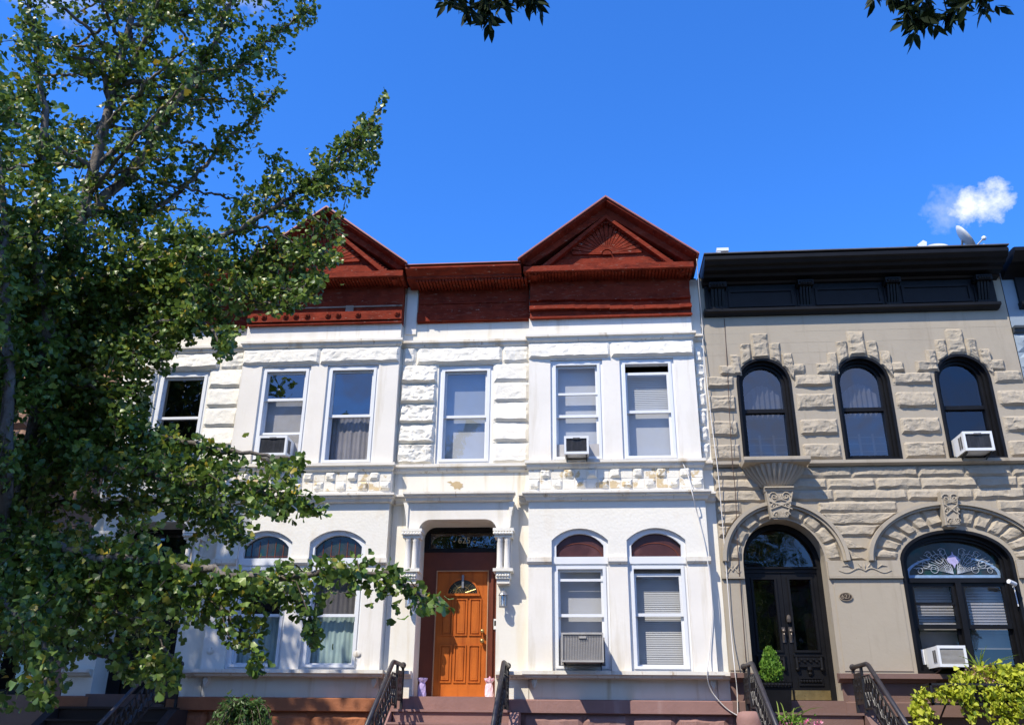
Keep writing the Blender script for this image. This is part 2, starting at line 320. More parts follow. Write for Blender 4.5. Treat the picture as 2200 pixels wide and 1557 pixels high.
def empty(name, loc, label, cat, group=None):
    o = bpy.data.objects.new(name, None); COL.objects.link(o); o.location = loc; o.empty_display_size = .2
    return tag(o, label, cat, group)
def copy_tree(o, parent=None):
    c = o.copy(); COL.objects.link(c)
    if parent: c.parent = parent
    for ch in list(o.children): copy_tree(ch, c)
    return c
def text(name, body, size, loc, m, parent, extrude=0.006):
    cu = bpy.data.curves.new(name, 'FONT'); cu.body = body; cu.size = size; cu.extrude = extrude; cu.align_x = 'CENTER'; cu.align_y = 'CENTER'
    o = bpy.data.objects.new(name, cu); COL.objects.link(o); cu.materials.append(m)
    off = Vector((0, 0, 0)); q = parent
    while q is not None: off += q.location; q = q.parent
    me = bpy.data.meshes.new_from_object(o); bpy.data.objects.remove(o); o = bpy.data.objects.new(name, me); COL.objects.link(o)
    o.parent = parent; o.location = Vector(loc) - off; o.rotation_euler = (PI / 2, 0, 0); return o

def rect(x0, x1, z0, z1): return [(x0, z0), (x1, z0), (x1, z1), (x0, z1)]
def arched(x0, x1, z0, zs, rise, n=16, inset=0.0):
    "rectangle with an elliptical head: bl, br, then the arch from right to left"
    x0 += inset; x1 -= inset; z0 += inset; c = (x0 + x1) / 2; a = (x1 - x0) / 2; b = max(0.01, rise - inset)
    return [(x0, z0), (x1, z0)] + [(c + a * math.cos(PI * i / n), zs + b * math.sin(PI * i / n)) for i in range(n + 1)]
def seg_arch(x0, x1, zs, rise, n=10):
    "points of a segmental arch from right to left"
    c = (x0 + x1) / 2; h = (x1 - x0) / 2; rad = (h * h + rise * rise) / (2 * rise); a = math.asin(h / rad)
    return [(c + rad * math.sin(a - 2 * a * i / n), zs + rise - rad + rad * math.cos(a - 2 * a * i / n)) for i in range(n + 1)]
def segm(x0, x1, z0, zs, rise, inset=0.0, n=10):
    x0 += inset; x1 -= inset; return [(x0, z0 + inset), (x1, z0 + inset)] + [(x, z - inset) for x, z in seg_arch(x0, x1, zs, rise, n)]

def sash_window(root, x0, x1, z0, z1, y, rail, look, top_gap=0.0, extra_rails=(), casing=0.07, label=None):
    """double-hung window: casing ring and two sashes (the window part) with panes and what hangs behind them"""
    f = MB(); yo = y + 0.04
    f.ring(rect(x0, x1, z0, z1), rect(x0 + casing, x1 - casing, z0 + casing * .8, z1 - casing), yo, yo + .16)
    f.ring(rect(x0 + casing * .55, x1 - casing * .55, z0 + casing * .5, z1 - casing * .55), rect(x0 + casing + .012, x1 - casing - .012, z0 + casing, z1 - casing - .012), yo - .018, yo + .01)
    ix0, ix1, iz0, iz1 = x0 + casing, x1 - casing, z0 + casing * .8, z1 - casing
    su = MB(); st = .048
    zt = iz1 - top_gap
    f.ring(rect(ix0, ix1, rail - .03, zt), rect(ix0 + st, ix1 - st, rail + .018, zt - st), yo + .05, yo + .09)
    f.ring(rect(ix0, ix1, iz0, rail + .02), rect(ix0 + st, ix1 - st, iz0 + st, rail - .022), yo + .095, yo + .13)
    for z in extra_rails: f.box(ix0 + .005, ix1 - .005, yo + .035, yo + .08, z - .02, z + .02)
    o = f.build('window', M['vinyl'], root)
    if label: o['label'] = label
    up, lo = look.get('glass', ('clear', 'clear'))
    for g, a, b, yy in ((up, rail, zt - .02, yo + .07), (lo, iz0 + .02, rail, yo + .112)):
        p = MB(); p.sheet(ix0 + .02, ix1 - .02, yy, a, b); p.build('pane', G[g], o)
    for kind, a, b, ma in look.get('behind', []):
        k = MB(); za = iz0 + (iz1 - iz0) * a; zb = iz0 + (iz1 - iz0) * b; yb = yo + .20
        if kind == 'slats':
            nz = int((zb - za) / .034)
            for i in range(nz):
                z = za + (i + .5) * (zb - za) / nz; k.add([(ix0, yb - .004, z - .0145), (ix1, yb - .004, z - .0145), (ix1, yb + .004, z + .0145), (ix0, yb + .004, z + .0145)], [(0, 1, 2, 3)])
            k.box(ix0, ix1, yb + .012, yb + .017, za, zb); k.build('venetian_blind', M[ma], o)
        elif kind == 'curtain':
            n = 46; xs = [ix0 + (ix1 - ix0) * i / n for i in range(n + 1)]; ys = [yb + .009 * math.sin(i * 1.3) + .008 * math.sin(i * .53) for i in range(n + 1)]
            k.add([(x, yy, za) for x, yy in zip(xs, ys)] + [(x, yy, zb) for x, yy in zip(xs, ys)], [(i, i + 1, i + n + 2, i + n + 1) for i in range(n)]); k.build('curtain', M[ma], o, True)
        else:
            k.box(ix0, ix1, yb, yb + .01, za, zb); k.build('blind', M[ma], o)
    return o

# ------------------------------------------------------------------ ground, pavement, street
b = MB(); b.add([(-400, -400, GZ - .15), (400, -400, GZ - .15), (400, 400, GZ - .15), (-400, 400, GZ - .15)], [(0, 1, 2, 3)]); tag(b.build('ground', M['soil']), kind='structure')
b = MB(); b.add([(-120, -19.5, GZ - .146), (120, -19.5, GZ - .146), (120, -9.6, GZ - .146), (-120, -9.6, GZ - .146)], [(0, 1, 2, 3)]); tag(b.build('road', M['asphalt']), kind='structure')
b = MB(); b.box(-120, 120, -9.6, -2.6, GZ - .4, GZ); tag(b.build('pavement', M['concrete']), kind='structure')
b = MB(); b.box(-120, 120, -23, -19.5, GZ - .4, GZ); tag(b.build('pavement', M['concrete']), kind='structure')
b = MB(); b.box(-120, 120, -2.59, .0, GZ - .4, GZ - .01); tag(b.build('garden_strip', M['soil']), kind='structure')

def body(root, x0, x1, ztop, m):
    "party walls, back wall and flat roof behind the facade"
    b = MB(); b.box(x0 + .012, x1 - .012, .75, 10.5, GZ - .05, ztop); b.build('building_body', m, root)
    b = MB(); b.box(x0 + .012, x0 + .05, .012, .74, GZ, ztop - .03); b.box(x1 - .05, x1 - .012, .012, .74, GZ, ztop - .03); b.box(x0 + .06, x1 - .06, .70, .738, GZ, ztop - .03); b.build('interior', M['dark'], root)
    b = MB(); b.box(x0 + .014, x1 - .014, .06, 10.45, ztop + .001, ztop + .06); b.build('roof', M['roof'], root)

STR = [(0, 0), (.10, 0), (.10, -.045), (.06, -.055), (.05, -.10), (.015, -.13), (0, -.13)]
def strp(z, k=1.0, h=1.0): return [(o * k, z + d * h) for o, d in STR]
BIG = lambda z: [(0, z), (.17, z), (.17, z - .035), (.13, z - .045), (.13, z - .065), (.09, z - .085), (.075, z - .115), (.075, z - .13), (.03, z - .15), (0, z - .15)]
B = -0.15

def red_cornice(root, ox, xr, rosettes):
    c = MB(); x0, x1 = ox - .95, ox + 2.03
    # bay entablature: frieze board, fillets
    c.box(x0 + .02, x1 + .01, -.20, .04, 7.17, 7.96)
    c.box(x0 + .012, x1 + .02, -.235, -.20, 7.165, 7.20)
    co = c.build('cornice', M['red'], root)
    if rosettes:
        d = MB(); d.box(x0 + .015, x1 + .015, -.26, -.201, 7.22, 7.40); d.build('rosette_band', M['red'], co)
        r = MB()
        for k, x in enumerate([-.62, -.42, -.20, .0, .22, .62, .82, 1.02, 1.20, 1.95, -.80]):
            if k in (1, 7): continue
            for rr, h in ((.055, .03), (.032, .045), (.014, .055)):
                n = 12; vv = [(ox + x + rr * math.cos(2 * PI * i / n), -.261 - h, 7.335 + rr * math.sin(2 * PI * i / n)) for i in range(n)]
                r.add(vv + [(x_, -.255, z_) for x_, y_, z_ in vv], [tuple(range(n))] + [(i, (i + 1) % n, (i + 1) % n + n, i + n) for i in range(n)])
        r.build('rosette', M['red'], co)
        d = MB(); d.box(x0 + .03, x1 + .005, -.225, -.201, 7.50, 7.53); d.build('moulding', M['bare'], co)
        d = MB(); d.box(ox + .95, ox + 1.10, -.232, -.201, 7.40, 7.54); d.build('bare_patch', M['bare'], co)
    else:
        # bowed, slightly sagging lath bands
        for za, zb, out, sag in ((7.30, 7.375, .29, .025), (7.50, 7.545, .26, .02)):
            d = MB(); n = 14
            for i in range(n):
                a, e = i / n, (i + 1) / n; xa = x0 + .012 + (x1 - x0) * a; xe = x0 + .012 + (x1 - x0) * e - (.004 if i % 5 == 4 else 0)
                da = sag * math.sin(a * 5.0 + za) + .012 * random.random(); de = da + .004
                d.add([(xa, -out, za + da), (xe, -out, za + de), (xe, -.2, za + de - .01), (xa, -.2, za + da - .01), (xa, -out + .01, zb + da), (xe, -out + .01, zb + de), (xe, -.2, zb + de + .02), (xa, -.2, zb + da + .02)],
                      [(0, 1, 5, 4), (0, 3, 2, 1), (4, 5, 6, 7), (1, 2, 6, 5), (0, 4, 7, 3)])
            d.build('moulding', M['red'], co)
    for xx in (ox - .1, ox + .53, ox + 1.2):
        pass
    # soffit of narrow boards, then the cornice shelf of the pediment
    so = MB(); x = x0 - .06; so.box(x0 - .07, x1 + .06, -.56, -.05, 7.965, 7.985)
    while x < x1 + .03: so.box(x, x + .042, -.55, -.201, 7.935, 7.964); x += .062
    so.build('soffit', M['red'], co)
    sh = MB(); sh.mould([(0, 8.06), (.60, 8.06), (.60, 7.955), (.56, 7.94), (.56, 7.986), (0, 7.986)], x0 - .08, x1 + .06, 0, 0, 0)
    sh.mould([(0, 8.12), (.54, 8.10), (.60, 8.062), (0, 8.062)], x0 - .08, x1 + .06)
    sh.build('shelf_moulding', M['red'], co)
    # pediment: raking mouldings, tympanum, sunburst
    ax, az = ox + .53, 9.43; ex0, ex1, ez = ox - 1.10, ox + 2.16, 8.17
    def rake(o, dz, y0, y1, t, name, m, ex=0.0):
        d = MB(); a = (ex0 + ex, ez + dz); p = (ax, az + dz); e = (ex1 - ex, ez + dz)
        d.prism([a, p, e, (e[0] - t * 1.2, e[1] - t * .12 - .02), (ax, p[1] - t), (a[0] + t * 1.2, a[1] - t * .12 - .02)], y0, y1); return d.build(name, m, o)
    pm = MB()
    for e in (ex0, ex1):
        sg = 1 if e < ax else -1; sec = [(-.70, 0), (-.70, -.045), (-.67, -.055), (-.50, -.075), (-.49, -.13), (-.47, -.21), (.9, -.21), (.9, 0)]; n = len(sec)
        lo = [(e + sg * -d * .9, y, ez + d * .10 + (0 if d > -.06 else .0)) for y, d in sec]; hi = [(ax, y, az + d * 1.08) for y, d in sec]
        pm.add(lo + hi, [(i, (i + 1) % n, (i + 1) % n + n, i + n) for i in range(n)] + [tuple(range(n))])
    pe = pm.build('pediment', M['red'], co)
    cp = MB()
    for s_, e in ((-1, ex0 - .03), (1, ex1 + .03)):
        cp.add([(e, -.74, ez - .03), (ax, -.74, az + .005), (ax, .92, az + .005), (e, .92, ez - .03), (e, -.74, ez + .0), (ax, -.74, az + .04), (ax, .92, az + .04), (e, .92, ez)],
               [(0, 1, 5, 4), (0, 3, 2, 1), (4, 5, 6, 7), (0, 4, 7, 3), (3, 7, 6, 2)])
    cp.build('capping', M['redcap'], pe)
    rake(pe, -.235, -.50, -.30, .08, 'raking_moulding', M['red'], .20)
    de = MB()          # small dentils along the inner rake
    for s_, e in ((-1, ex0 + .42), (1, ex1 - .42)):
        n = 22
        for i in range(n):
            t = (i + .5) / n; x = e + (ax - e) * t; z = ez - .02 + (az - .34 - ez + .02) * t
            de.box(x - .022, x + .022, -.43, -.345, z - .03, z + .03)
    de.build('dentil_band', M['red'], pe)
    ty = MB(); ty.prism([(ex0 + .28, 8.13), (ex1 - .28, 8.13), (ax, 9.24)], -.34, .85); ty.build('tympanum', M['red'], pe)
    bd = MB(); bd.box(ex0 + .55, ex1 - .55, -.385, -.341, 8.125, 8.31); bd.box(ex0 + .48, ex1 - .48, -.40, -.387, 8.118, 8.16); bd.build('base_board', M['red'], pe)
    st = MB(); st.box(ex0 + .40, ex1 - .5, -.41, -.402, 8.125, 8.15); st.build('bare_strip', M['bare'], pe)
    sb = MB(); cx, cz = ax, 8.40; n = 19
    for i in range(n):
        a = PI * (i + .5) / n; da = PI / n * .44; sn = abs(math.cos(a))
        L = min(.66 - .02 * sn, .70 if True else 0); lim = (9.12 - cz) / max(.001, math.sin(a) + abs(math.cos(a)) * .78); L = min(.64, lim * .97)
        r0 = .10
        p = [(cx + r0 * math.cos(a - da), cz + r0 * math.sin(a - da)), (cx + L * math.cos(a - da * .9), cz + L * math.sin(a - da * .9)), (cx + (L + .025) * math.cos(a), cz + (L + .025) * math.sin(a)),
             (cx + L * math.cos(a + da * .9), cz + L * math.sin(a + da * .9)), (cx + r0 * math.cos(a + da), cz + r0 * math.sin(a + da))]
        sb.prism(p, -.380, -.341)
    sb.prism([(cx + .085 * math.cos(PI * i / 10), cz - .02 + .085 * math.sin(PI * i / 10)) for i in range(11)], -.40, -.342)
    sb.build('sunburst', M['red'], pe)
    # entablature of the recessed wall
    wc = MB(); wx0, wx1 = ox - 3.08, ox - .955
    wc.box(wx0, wx1 - .002, -.05, .04, 7.22, 7.95); wc.box(wx0, wx1 - .004, -.09, -.051, 7.235, 7.42); wc.box(wx0 + .05, wx1 - .05, -.075, -.051, 7.60, 7.625)
    wo = wc.build('wall_cornice', M['red'], co)
    q = MB(); q.mould([(0, 8.13), (.64, 8.105), (.66, 8.095), (.66, 8.06), (.62, 8.045), (.60, 8.03), (.52, 7.995), (.49, 7.985), (.48, 7.945), (.46, 7.93), (0, 7.93)], wx0 - .16, wx1 - .12); q.build('cornice_shelf', M['red'], wo)
    q = MB(); q.box(wx0 - .17, wx1 - .13, -.675, .3, 8.131, 8.148); q.build('capping', M['redcap'], wo)
    q = MB(); x = wx0 + .01
    while x < wx1 - .06: q.box(x, x + .042, -.45, -.051, 7.885, 7.925); x += .062
    q.build('soffit', M['red'], wo)
    return co

def white_house(ox, xr, label, first):
    X = lambda v: ox + v
    root = empty('row_house', (ox - .55, 0, GZ), label, 'house', 'row houses of the terrace')
    body(root, X(-3.33), xr, 8.0, M['brick'])
    RES = .2
    # recessed wall and the strip past the bay
    w_ = MB()
    dz0 = .60; dop = [(X(-2.83), dz0), (X(-1.49), dz0)]
    r = .20; tz = 3.43
    dop += [(X(-1.49) - r + r * math.cos(a), tz - r + r * math.sin(a)) for a in [PI / 2 * i / 5 for i in range(6)]]
    dop += [(X(-2.83) + r - r * math.sin(a), tz - r + r * math.cos(a)) for a in [PI / 2 * i / 5 for i in range(6)]]
    w_.wall(rect(X(-3.33), X(-.95) + .01, .57, 7.3), [dop, rect(X(-2.63), X(-1.62), 4.47, 6.36)], 0, .49)
    w_.add([(X(2.03) - .01, 0, .57), (xr, 0, .57), (xr, 0, 8.0), (X(2.03) - .01, 0, 8.0)], [(0, 1, 2, 3)])
    w_.add([(X(-3.33), 0, 7.3), (X(-.95), 0, 7.3), (X(-.95), 0, 8.0), (X(-3.33), 0, 8.0)], [(0, 1, 2, 3)])
    w_.add([(X(-.95), 0, .57), (X(2.03), 0, .57), (X(2.03), 0, 1.0), (X(-.95), 0, 1.0)], [(0, 1, 2, 3)])
    w_.build('wall', M['ivory'], root)
    # bay
    bw = MB(); wins = ((-.56, .38), (.69, 1.66))
    for a, e in ((-.95, -.56), (.38, .69), (1.66, 2.03)): bw.add([(X(a), B, .93), (X(e), B, .93), (X(e), B, 2.78), (X(a), B, 2.78)], [(0, 1, 2, 3)])
    bw.wall(rect(X(-.95), X(2.03), 3.75, 7.2), [rect(X(a), X(e), 4.44, 6.35) for a, e in wins], B, RES)
    for a, e in wins:
        ol = [(X(a), .98), (X(a), 3.06)] + list(reversed(seg_arch(X(a), X(e), 3.06, .20))) + [(X(e), 3.06), (X(e), .98)]
        n = len(ol); bw.add([(x, B, z) for x, z in ol] + [(x, B + .18, z) for x, z in ol], [(i, i + 1, i + 1 + n, i + n) for i in range(n - 1)])
    for x in (-.95, 2.03): bw.add([(X(x), B, .93), (X(x), .01, .93), (X(x), .01, 7.2), (X(x), B, 7.2)], [(0, 1, 2, 3)])
    bw.add([(X(-.95), B, .93), (X(2.03), B, .93), (X(2.03), .01, .93), (X(-.95), .01, .93)], [(0, 1, 2, 3)])
    bw.build('bay_wall', M['white'], root)
    sp = MB(); mid = [(X(-.95), 2.775), (X(-.56), 2.775)] + list(reversed(seg_arch(X(-.56), X(.38), 3.06, .20))) + [(X(.38), 2.775), (X(.69), 2.775)] + list(reversed(seg_arch(X(.69), X(1.66), 3.06, .20))) + [(X(1.66), 2.775), (X(2.03), 2.775), (X(2.03), 3.76), (X(-.95), 3.76)]
    sp.prism(mid, B - .012, B + .01); sp.build('stucco_panel', M['stucco'], root)
    lb = MB()
    for a, e in ((-.95, -.56), (.38, .69), (1.66, 2.03)):
        lb.mould([(0, 2.785), (.055, 2.775), (.055, 2.70), (.035, 2.675), (0, 2.66)], X(a) - (.02 if a < -.9 else 0), X(e) + (.02 if e > 2 else 0), 0, 0, B)
    lb.build('impost_band', M['trim'], root)
    # string courses, wrapped along wall and bay
    def course(name, prof, ya=0.0, yb=B, skip=None):
        q = MB()
        segs = [(X(-3.33), X(-.95))] if not skip else [(X(-3.33), X(skip[0])), (X(skip[1]), X(-.95))]
        for k, (a, e) in enumerate(segs):
            q.mould(prof, a, e, 0, 0, ya)
            if skip and k == 0: q.build(name, M['trim'], root); q = MB()
        q.mould(prof, X(-.95), X(2.03), .6, .6, yb); q.mould(prof, X(2.03), xr, 0, 0, ya); return q.build(name, M['trim'], root)
    course('string_course', strp(6.835)); course('sill_course', strp(4.435, 1.0, 1.1)); course('string_course', BIG(3.87), 0, B, (-3.10, -1.12))
    q = MB(); WT = [(0, .985), (.13, .985), (.13, .93), (.09, .915), (.07, .885), (.03, .87), (0, .87)]
    q.mould(WT, X(-3.33), X(-2.85), 0, 0, 0); q.build('water_table', M['trim'], root); q = MB(); q.mould(WT, X(-1.47), X(-.95), 0, 0, 0); q.mould(WT, X(-.95), X(2.03), .7, .7, B); q.mould(WT, X(2.03), xr, 0, 0, 0)
    for x in (-.90, 1.90): q.prism([(X(x), .93), (X(x) + .10, .93), (X(x) + .09, .80), (X(x) + .05, .72), (X(x) + .01, .80)], -.12, .0)
    q.build('water_table', M['trim'], root)
    # rock-faced stones
    rk = MB(); sd_ = int(ox * 10) + 40
    for a, e in ((-.955, .525), (.545, 2.035)): rk.rock([(X(a), 6.375), (X(e), 6.375), (X(e), 6.69), (X(a), 6.69)], B, .062, sd_ + a * 10, .028, .6, .02, -.9)
    rk.rock([(X(-3.05), 6.375), (X(-1.46), 6.375), (X(-1.46), 6.72), (X(-3.05), 6.72)], 0, .065, sd_ + 3, .028, .6, .02, -.8)
    rk.rock([(X(-3.32), 6.375), (X(-3.07), 6.375), (X(-3.07), 6.72), (X(-3.32), 6.72)], 0, .05, sd_ + 4, .028, .9, .02)
    rk.rock([(X(-1.44), 6.375), (X(-.96), 6.375), (X(-.96), 6.72), (X(-1.44), 6.72)], 0, .05, sd_ + 5, .028, .9, .02)
    zz = [6.365, 5.99, 5.60, 5.215, 4.835, 4.445]
    for i in range(5):
        rk.rock([(X(-3.32), zz[i + 1] + .006), (X(-2.66), zz[i + 1] + .006), (X(-2.66), zz[i] - .008), (X(-3.32), zz[i] - .008)], 0, .085, sd_ + 11 + i, .026, 1.0, .02, -.7)
        rk.rock([(X(-1.60), zz[i + 1] + .006), (X(-.96), zz[i + 1] + .006), (X(-.96), zz[i] - .008), (X(-1.60), zz[i] - .008)], 0, .055, sd_ + 23 + i, .03, .35, .015, -1.0)
    if xr - X(2.03) > .15:
        z = 4.46; k = 0
        while z < 6.6:
            h = random.uniform(.2, .36); rk.rock([(X(2.04), z), (xr - random.choice((.01, .05)), z), (xr - .02, min(z + h, 6.7)), (X(2.04), min(z + h, 6.7))], 0, .06, sd_ + 40 + k, .03, 1.0); z += h + .02; k += 1
    rk.build('rock_faced_masonry', M['rockwhite'], root)
    # checker frieze of rough and smooth squares
    ck = MB(); n = 15; wc = 2.98 / n
    for row in range(2):
        for i in range(n):
            x = X(-.95) + i * wc; z = 3.945 + row * .175
            if (i + row) % 2 == 0 and not (row == 1 and i in (4, 10)): ck.rock([(x + .008, z + .004), (x + wc - .008, z + .004), (x + wc - .008, z + .168), (x + .008, z + .168)], B, .055 if row else .045, sd_ + 60 + i * 2 + row, .022, 1.0, .02, -.1)
            else: ck.box(x + .006, x + wc - .006, B - .006, B + .01, z + .004, z + .168)
    ck.build('checker_frieze', M['checker'], root)
    # plinth: cap and rock-faced base
    pm = M['purple'] if first else M['orange']
    q = MB()
    for a, e in ((X(-3.33), X(-2.78)), (X(-1.45), xr)): q.mould([(-.02, .575), (.10, .56), (.13, .55), (.13, .37), (.10, .36), (-.02, .36)], a, e, 0, 0, 0)
    q.build('plinth_cap', pm, root)
    q = MB(); z = .355; k = 0
    while z > GZ + .1:
        x = X(-3.33) - random.random() * .4
        while x < xr:
            e = x + random.uniform(.7, 1.1); a_, e_ = max(x, X(-3.33)), min(e, xr)
            if e_ - a_ > .1 : q.rock([(a_ + .006, z - .36), (e_ - .006, z - .36), (e_ - .006, z - .012), (a_ + .006, z - .012)], -.03, .07, sd_ + 100 + k, .045, .6, .04, -.3)
            x = e; k += 1
        z -= .37
    q.add([(X(-3.33), -.03, GZ - .1), (xr, -.03, GZ - .1), (xr, -.03, .37), (X(-3.33), -.03, .37)], [(0, 1, 2, 3)])
    q.build('plinth', pm, root)
    # white pier between the red cornices
    q = MB(); q.box(X(-3.30), X(-3.10), -.03, .0, 7.0, 8.0); q.build('parapet_pier', M['white'], root)
    red_cornice(root, ox, xr, not first)
    # door surround
    ds = MB(); SY = -.16
    top = [(X(-3.03), 3.25), (X(-2.83), 3.25)] + [(X(-2.83) + r - r * math.cos(a), tz - r + r * math.sin(a)) for a in [PI / 2 * i / 6 for i in range(7)]] + [(X(-1.49) - r + r * math.sin(a), tz - r + r * math.cos(a)) for a in [PI / 2 * i / 6 for i in range(7)]] + [(X(-1.49), 3.25), (X(-1.27), 3.25), (X(-1.27), 3.73), (X(-3.03), 3.73)]
    ds.prism(top, SY, .015)
    so = ds.build('door_surround', M['white'], root)
    q = MB(); q.mould(BIG(3.875), X(-3.03), X(-1.25), .45, .45, SY); q.build('cornice', M['trim'], so)
    for sx_ in (-3.02, -1.28):
        q = MB(); sg = -1 if sx_ < -2 else 1; n = 9
        pts = [(X(sx_), 3.73), (X(sx_) + sg * .09, 3.72)] + [(X(sx_) + sg * (.085 - .06 * math.sin(i / n * PI / 2)), 3.70 - .40 * i / n) for i in range(n + 1)] + [(X(sx_), 3.27)]
        q.prism(pts if sg > 0 else pts[::-1], SY - .03, .01); q.build('console', M['rockwhite'], so)
    for cxm in (-2.925, -1.365):
        c_ = X(cxm)
        q = MB(); q.box(c_ - .175, c_ + .175, SY - .13, .012, 3.20, 3.252)
        for k in range(7): q.ball((c_ - .145 + k * .048, SY - .12, 3.165), .03, 7)
        q.box(c_ - .15, c_ + .15, SY - .10, .011, 3.10, 3.20); q.build('capital', M['rockwhite'], so)
        for dx in (-.062, .062):
            q = MB(); q.lathe([(.052, 2.58), (.058, 2.60), (.048, 2.63), (.046, 2.85), (.043, 3.04), (.055, 3.06), (.05, 3.08), (.068, 3.10)], (c_ + dx, SY - .045, 0), 14); q.build('column', M['white'], so, True)
        q = MB(); q.box(c_ - .165, c_ + .165, SY - .12, .01, 2.535, 2.585); q.box(c_ - .12, c_ + .12, SY - .08, .008, 2.42, 2.534); q.box(c_ - .105, c_ + .105, SY - .05, .006, 2.345, 2.419)
        for k in range(5): q.ball((c_ - .09 + k * .045, SY - .085, 2.47), .024, 6)
        q.build('corbel', M['rockwhite'], so)
        q = MB(); q.box(c_ - .12, c_ + .12, SY + .06, .006, 2.58, 3.10); q.build('pilaster_back', M['white'], so)
    # door
    DY = .50; k1 = (15 + DY) / 15.25
    fr = MB(); dm = M['doorframe'] if first else M['black']
    fx0, fx1 = X(-2.84), X(-1.48)
    L, Rr, zb, zt = X(-2.58), X(-1.69), .60, 2.665
    fr.box(fx0, L - .015, DY - .02, DY + .12, .60, 2.68); fr.box(Rr + .015, fx1, DY - .02, DY + .12, .60, 2.68); fr.box(Rr + .06, Rr + .10, DY - .06, DY - .021, .60, 2.68)
    fr.box(fx0, fx1, DY - .02, DY + .12, 2.681, 2.99); fr.box(fx0, fx1, DY + .1, DY + .16, .58, 3.5)
    fo = fr.build('door_frame', dm, root)
    tr = MB(); tr.ring(rect(fx0, fx1, 2.992, 3.46), rect(fx0 + .10, fx1 - .09, 3.06, 3.35), DY - .03, DY + .08); to = tr.build('transom_frame', M['black'], fo)
    tp = MB(); tp.box(fx0 + .09, fx1 - .08, DY + .03, DY + .04, 3.05, 3.36); tp.build('transom_pane', G['dim'], fo)
    if first:
        text('numerals', '- 625 -', .15, (X(-2.13), DY + .02, 3.205), M['gold'], fo, .004)
    dl = MB(); dl.box(L, Rr, DY + .01, DY + .06, zb, zt)
    W_ = Rr - L; cols = [(.125, .31), (.40, .585), (.675, .86)] if first else [(.14, .44), (.56, .86)]
    for a, e in cols:
        for z0, z1 in ((.86, 1.42), (1.61, 2.18)):
            x0_, x1_ = L + W_ * a, L + W_ * e
            dl.ring(rect(x0_ - .022, x1_ + .022, z0 - .022, z1 + .022), rect(x0_, x1_, z0, z1), DY - .008, DY + .011)
            dl.ring(rect(x0_ + .02, x1_ - .02, z0 + .02, z1 - .02), rect(x0_ + .045, x1_ - .045, z0 + .05, z1 - .05), DY - .004, DY + .011)
            dl.box(x0_ + .044, x1_ - .044, DY - .006, DY + .011, z0 + .049, z1 - .049)
    do = dl.build('door', M['door'] if first else M['black'], root)
    if first:
        do['label'] = 'orange stained panelled door with half-round light'
        fc = (L + W_ * .51, 2.285); fl = MB(); fan = [(fc[0] + .255 * math.cos(PI * i / 14), fc[1] + .235 * math.sin(PI * i / 14)) for i in range(15)]
        fl.prism(fan, DY - .002, DY + .008); fo2 = fl.build('fanlight', M['amber'], do)
        q = MB(); q.ring([(fc[0] + .285 * math.cos(PI * i / 14), fc[1] - .0 + .265 * math.sin(PI * i / 14)) for i in range(15)], fan, DY - .02, DY + .009, False); q.box(fc[0] - .30, fc[0] + .30, DY - .035, DY + .009, 2.245, 2.285); q.build('fanlight_frame', M['door'], do)
        q = MB()
        for a in (.35, .9, 1.57, 2.24, 2.79): q.tube([(fc[0] + .05 * math.cos(a), DY - .006, fc[1] + .05 * math.sin(a)), (fc[0] + .24 * math.cos(a), DY - .006, fc[1] + .22 * math.sin(a))], .004, 5)
        q.tube([(fc[0] + .12 * math.cos(PI * i / 10), DY - .006, fc[1] + .02 + .10 * math.sin(PI * i / 10)) for i in range(11)], .004, 5)
        for i in range(9): q.tube([(fc[0] - .22 + i * .05, DY - .006, fc[1] + .01), (fc[0] - .195 + i * .05, DY - .006, fc[1] + .05 + .02 * (i % 2)), (fc[0] - .17 + i * .05, DY - .006, fc[1] + .01)], .004, 4)
        q.build('leading', M['brass'], do)
        q = MB(); q.box(fc[0] - .018, fc[0] + .018, DY - .03, DY + .005, 2.38, 2.60); q.build('knocker', M['steel'], do)
        q = MB(); q.ring([(L - .012, zb), (L - .012, zt + .012), (Rr + .012, zt + .012), (Rr + .012, zb)], [(L + .004, zb), (L + .004, zt - .006), (Rr - .004, zt - .006), (Rr - .004, zb)], DY - .03, DY + .009, False); q.build('weather_bead', M['bead'], fo)
        for z, rr in ((1.66, .035), (1.50, .04)):
            q = MB(); q.ball((Rr - .075, DY - .055, z), rr); q.tube([(Rr - .075, DY + .012, z), (Rr - .075, DY - .03, z)], .02, 8); q.build('door_knob', M['brass'], do, True)
        q = MB(); q.box(Rr + .115, Rr + .165, DY - .045, DY - .021, 1.69, 1.86); q.build('doorbell', M['acwhite'], fo); q = MB(); q.box(Rr + .125, Rr + .155, DY - .050, DY - .0455, 1.75, 1.83); q.build('bell_button', M['black'], fo)
    q = MB(); q.box(fx0 - .0, fx1, -.12, .6, .40, .598); q.build('threshold', M['purple'] if first else M['brown'], root)
    return root

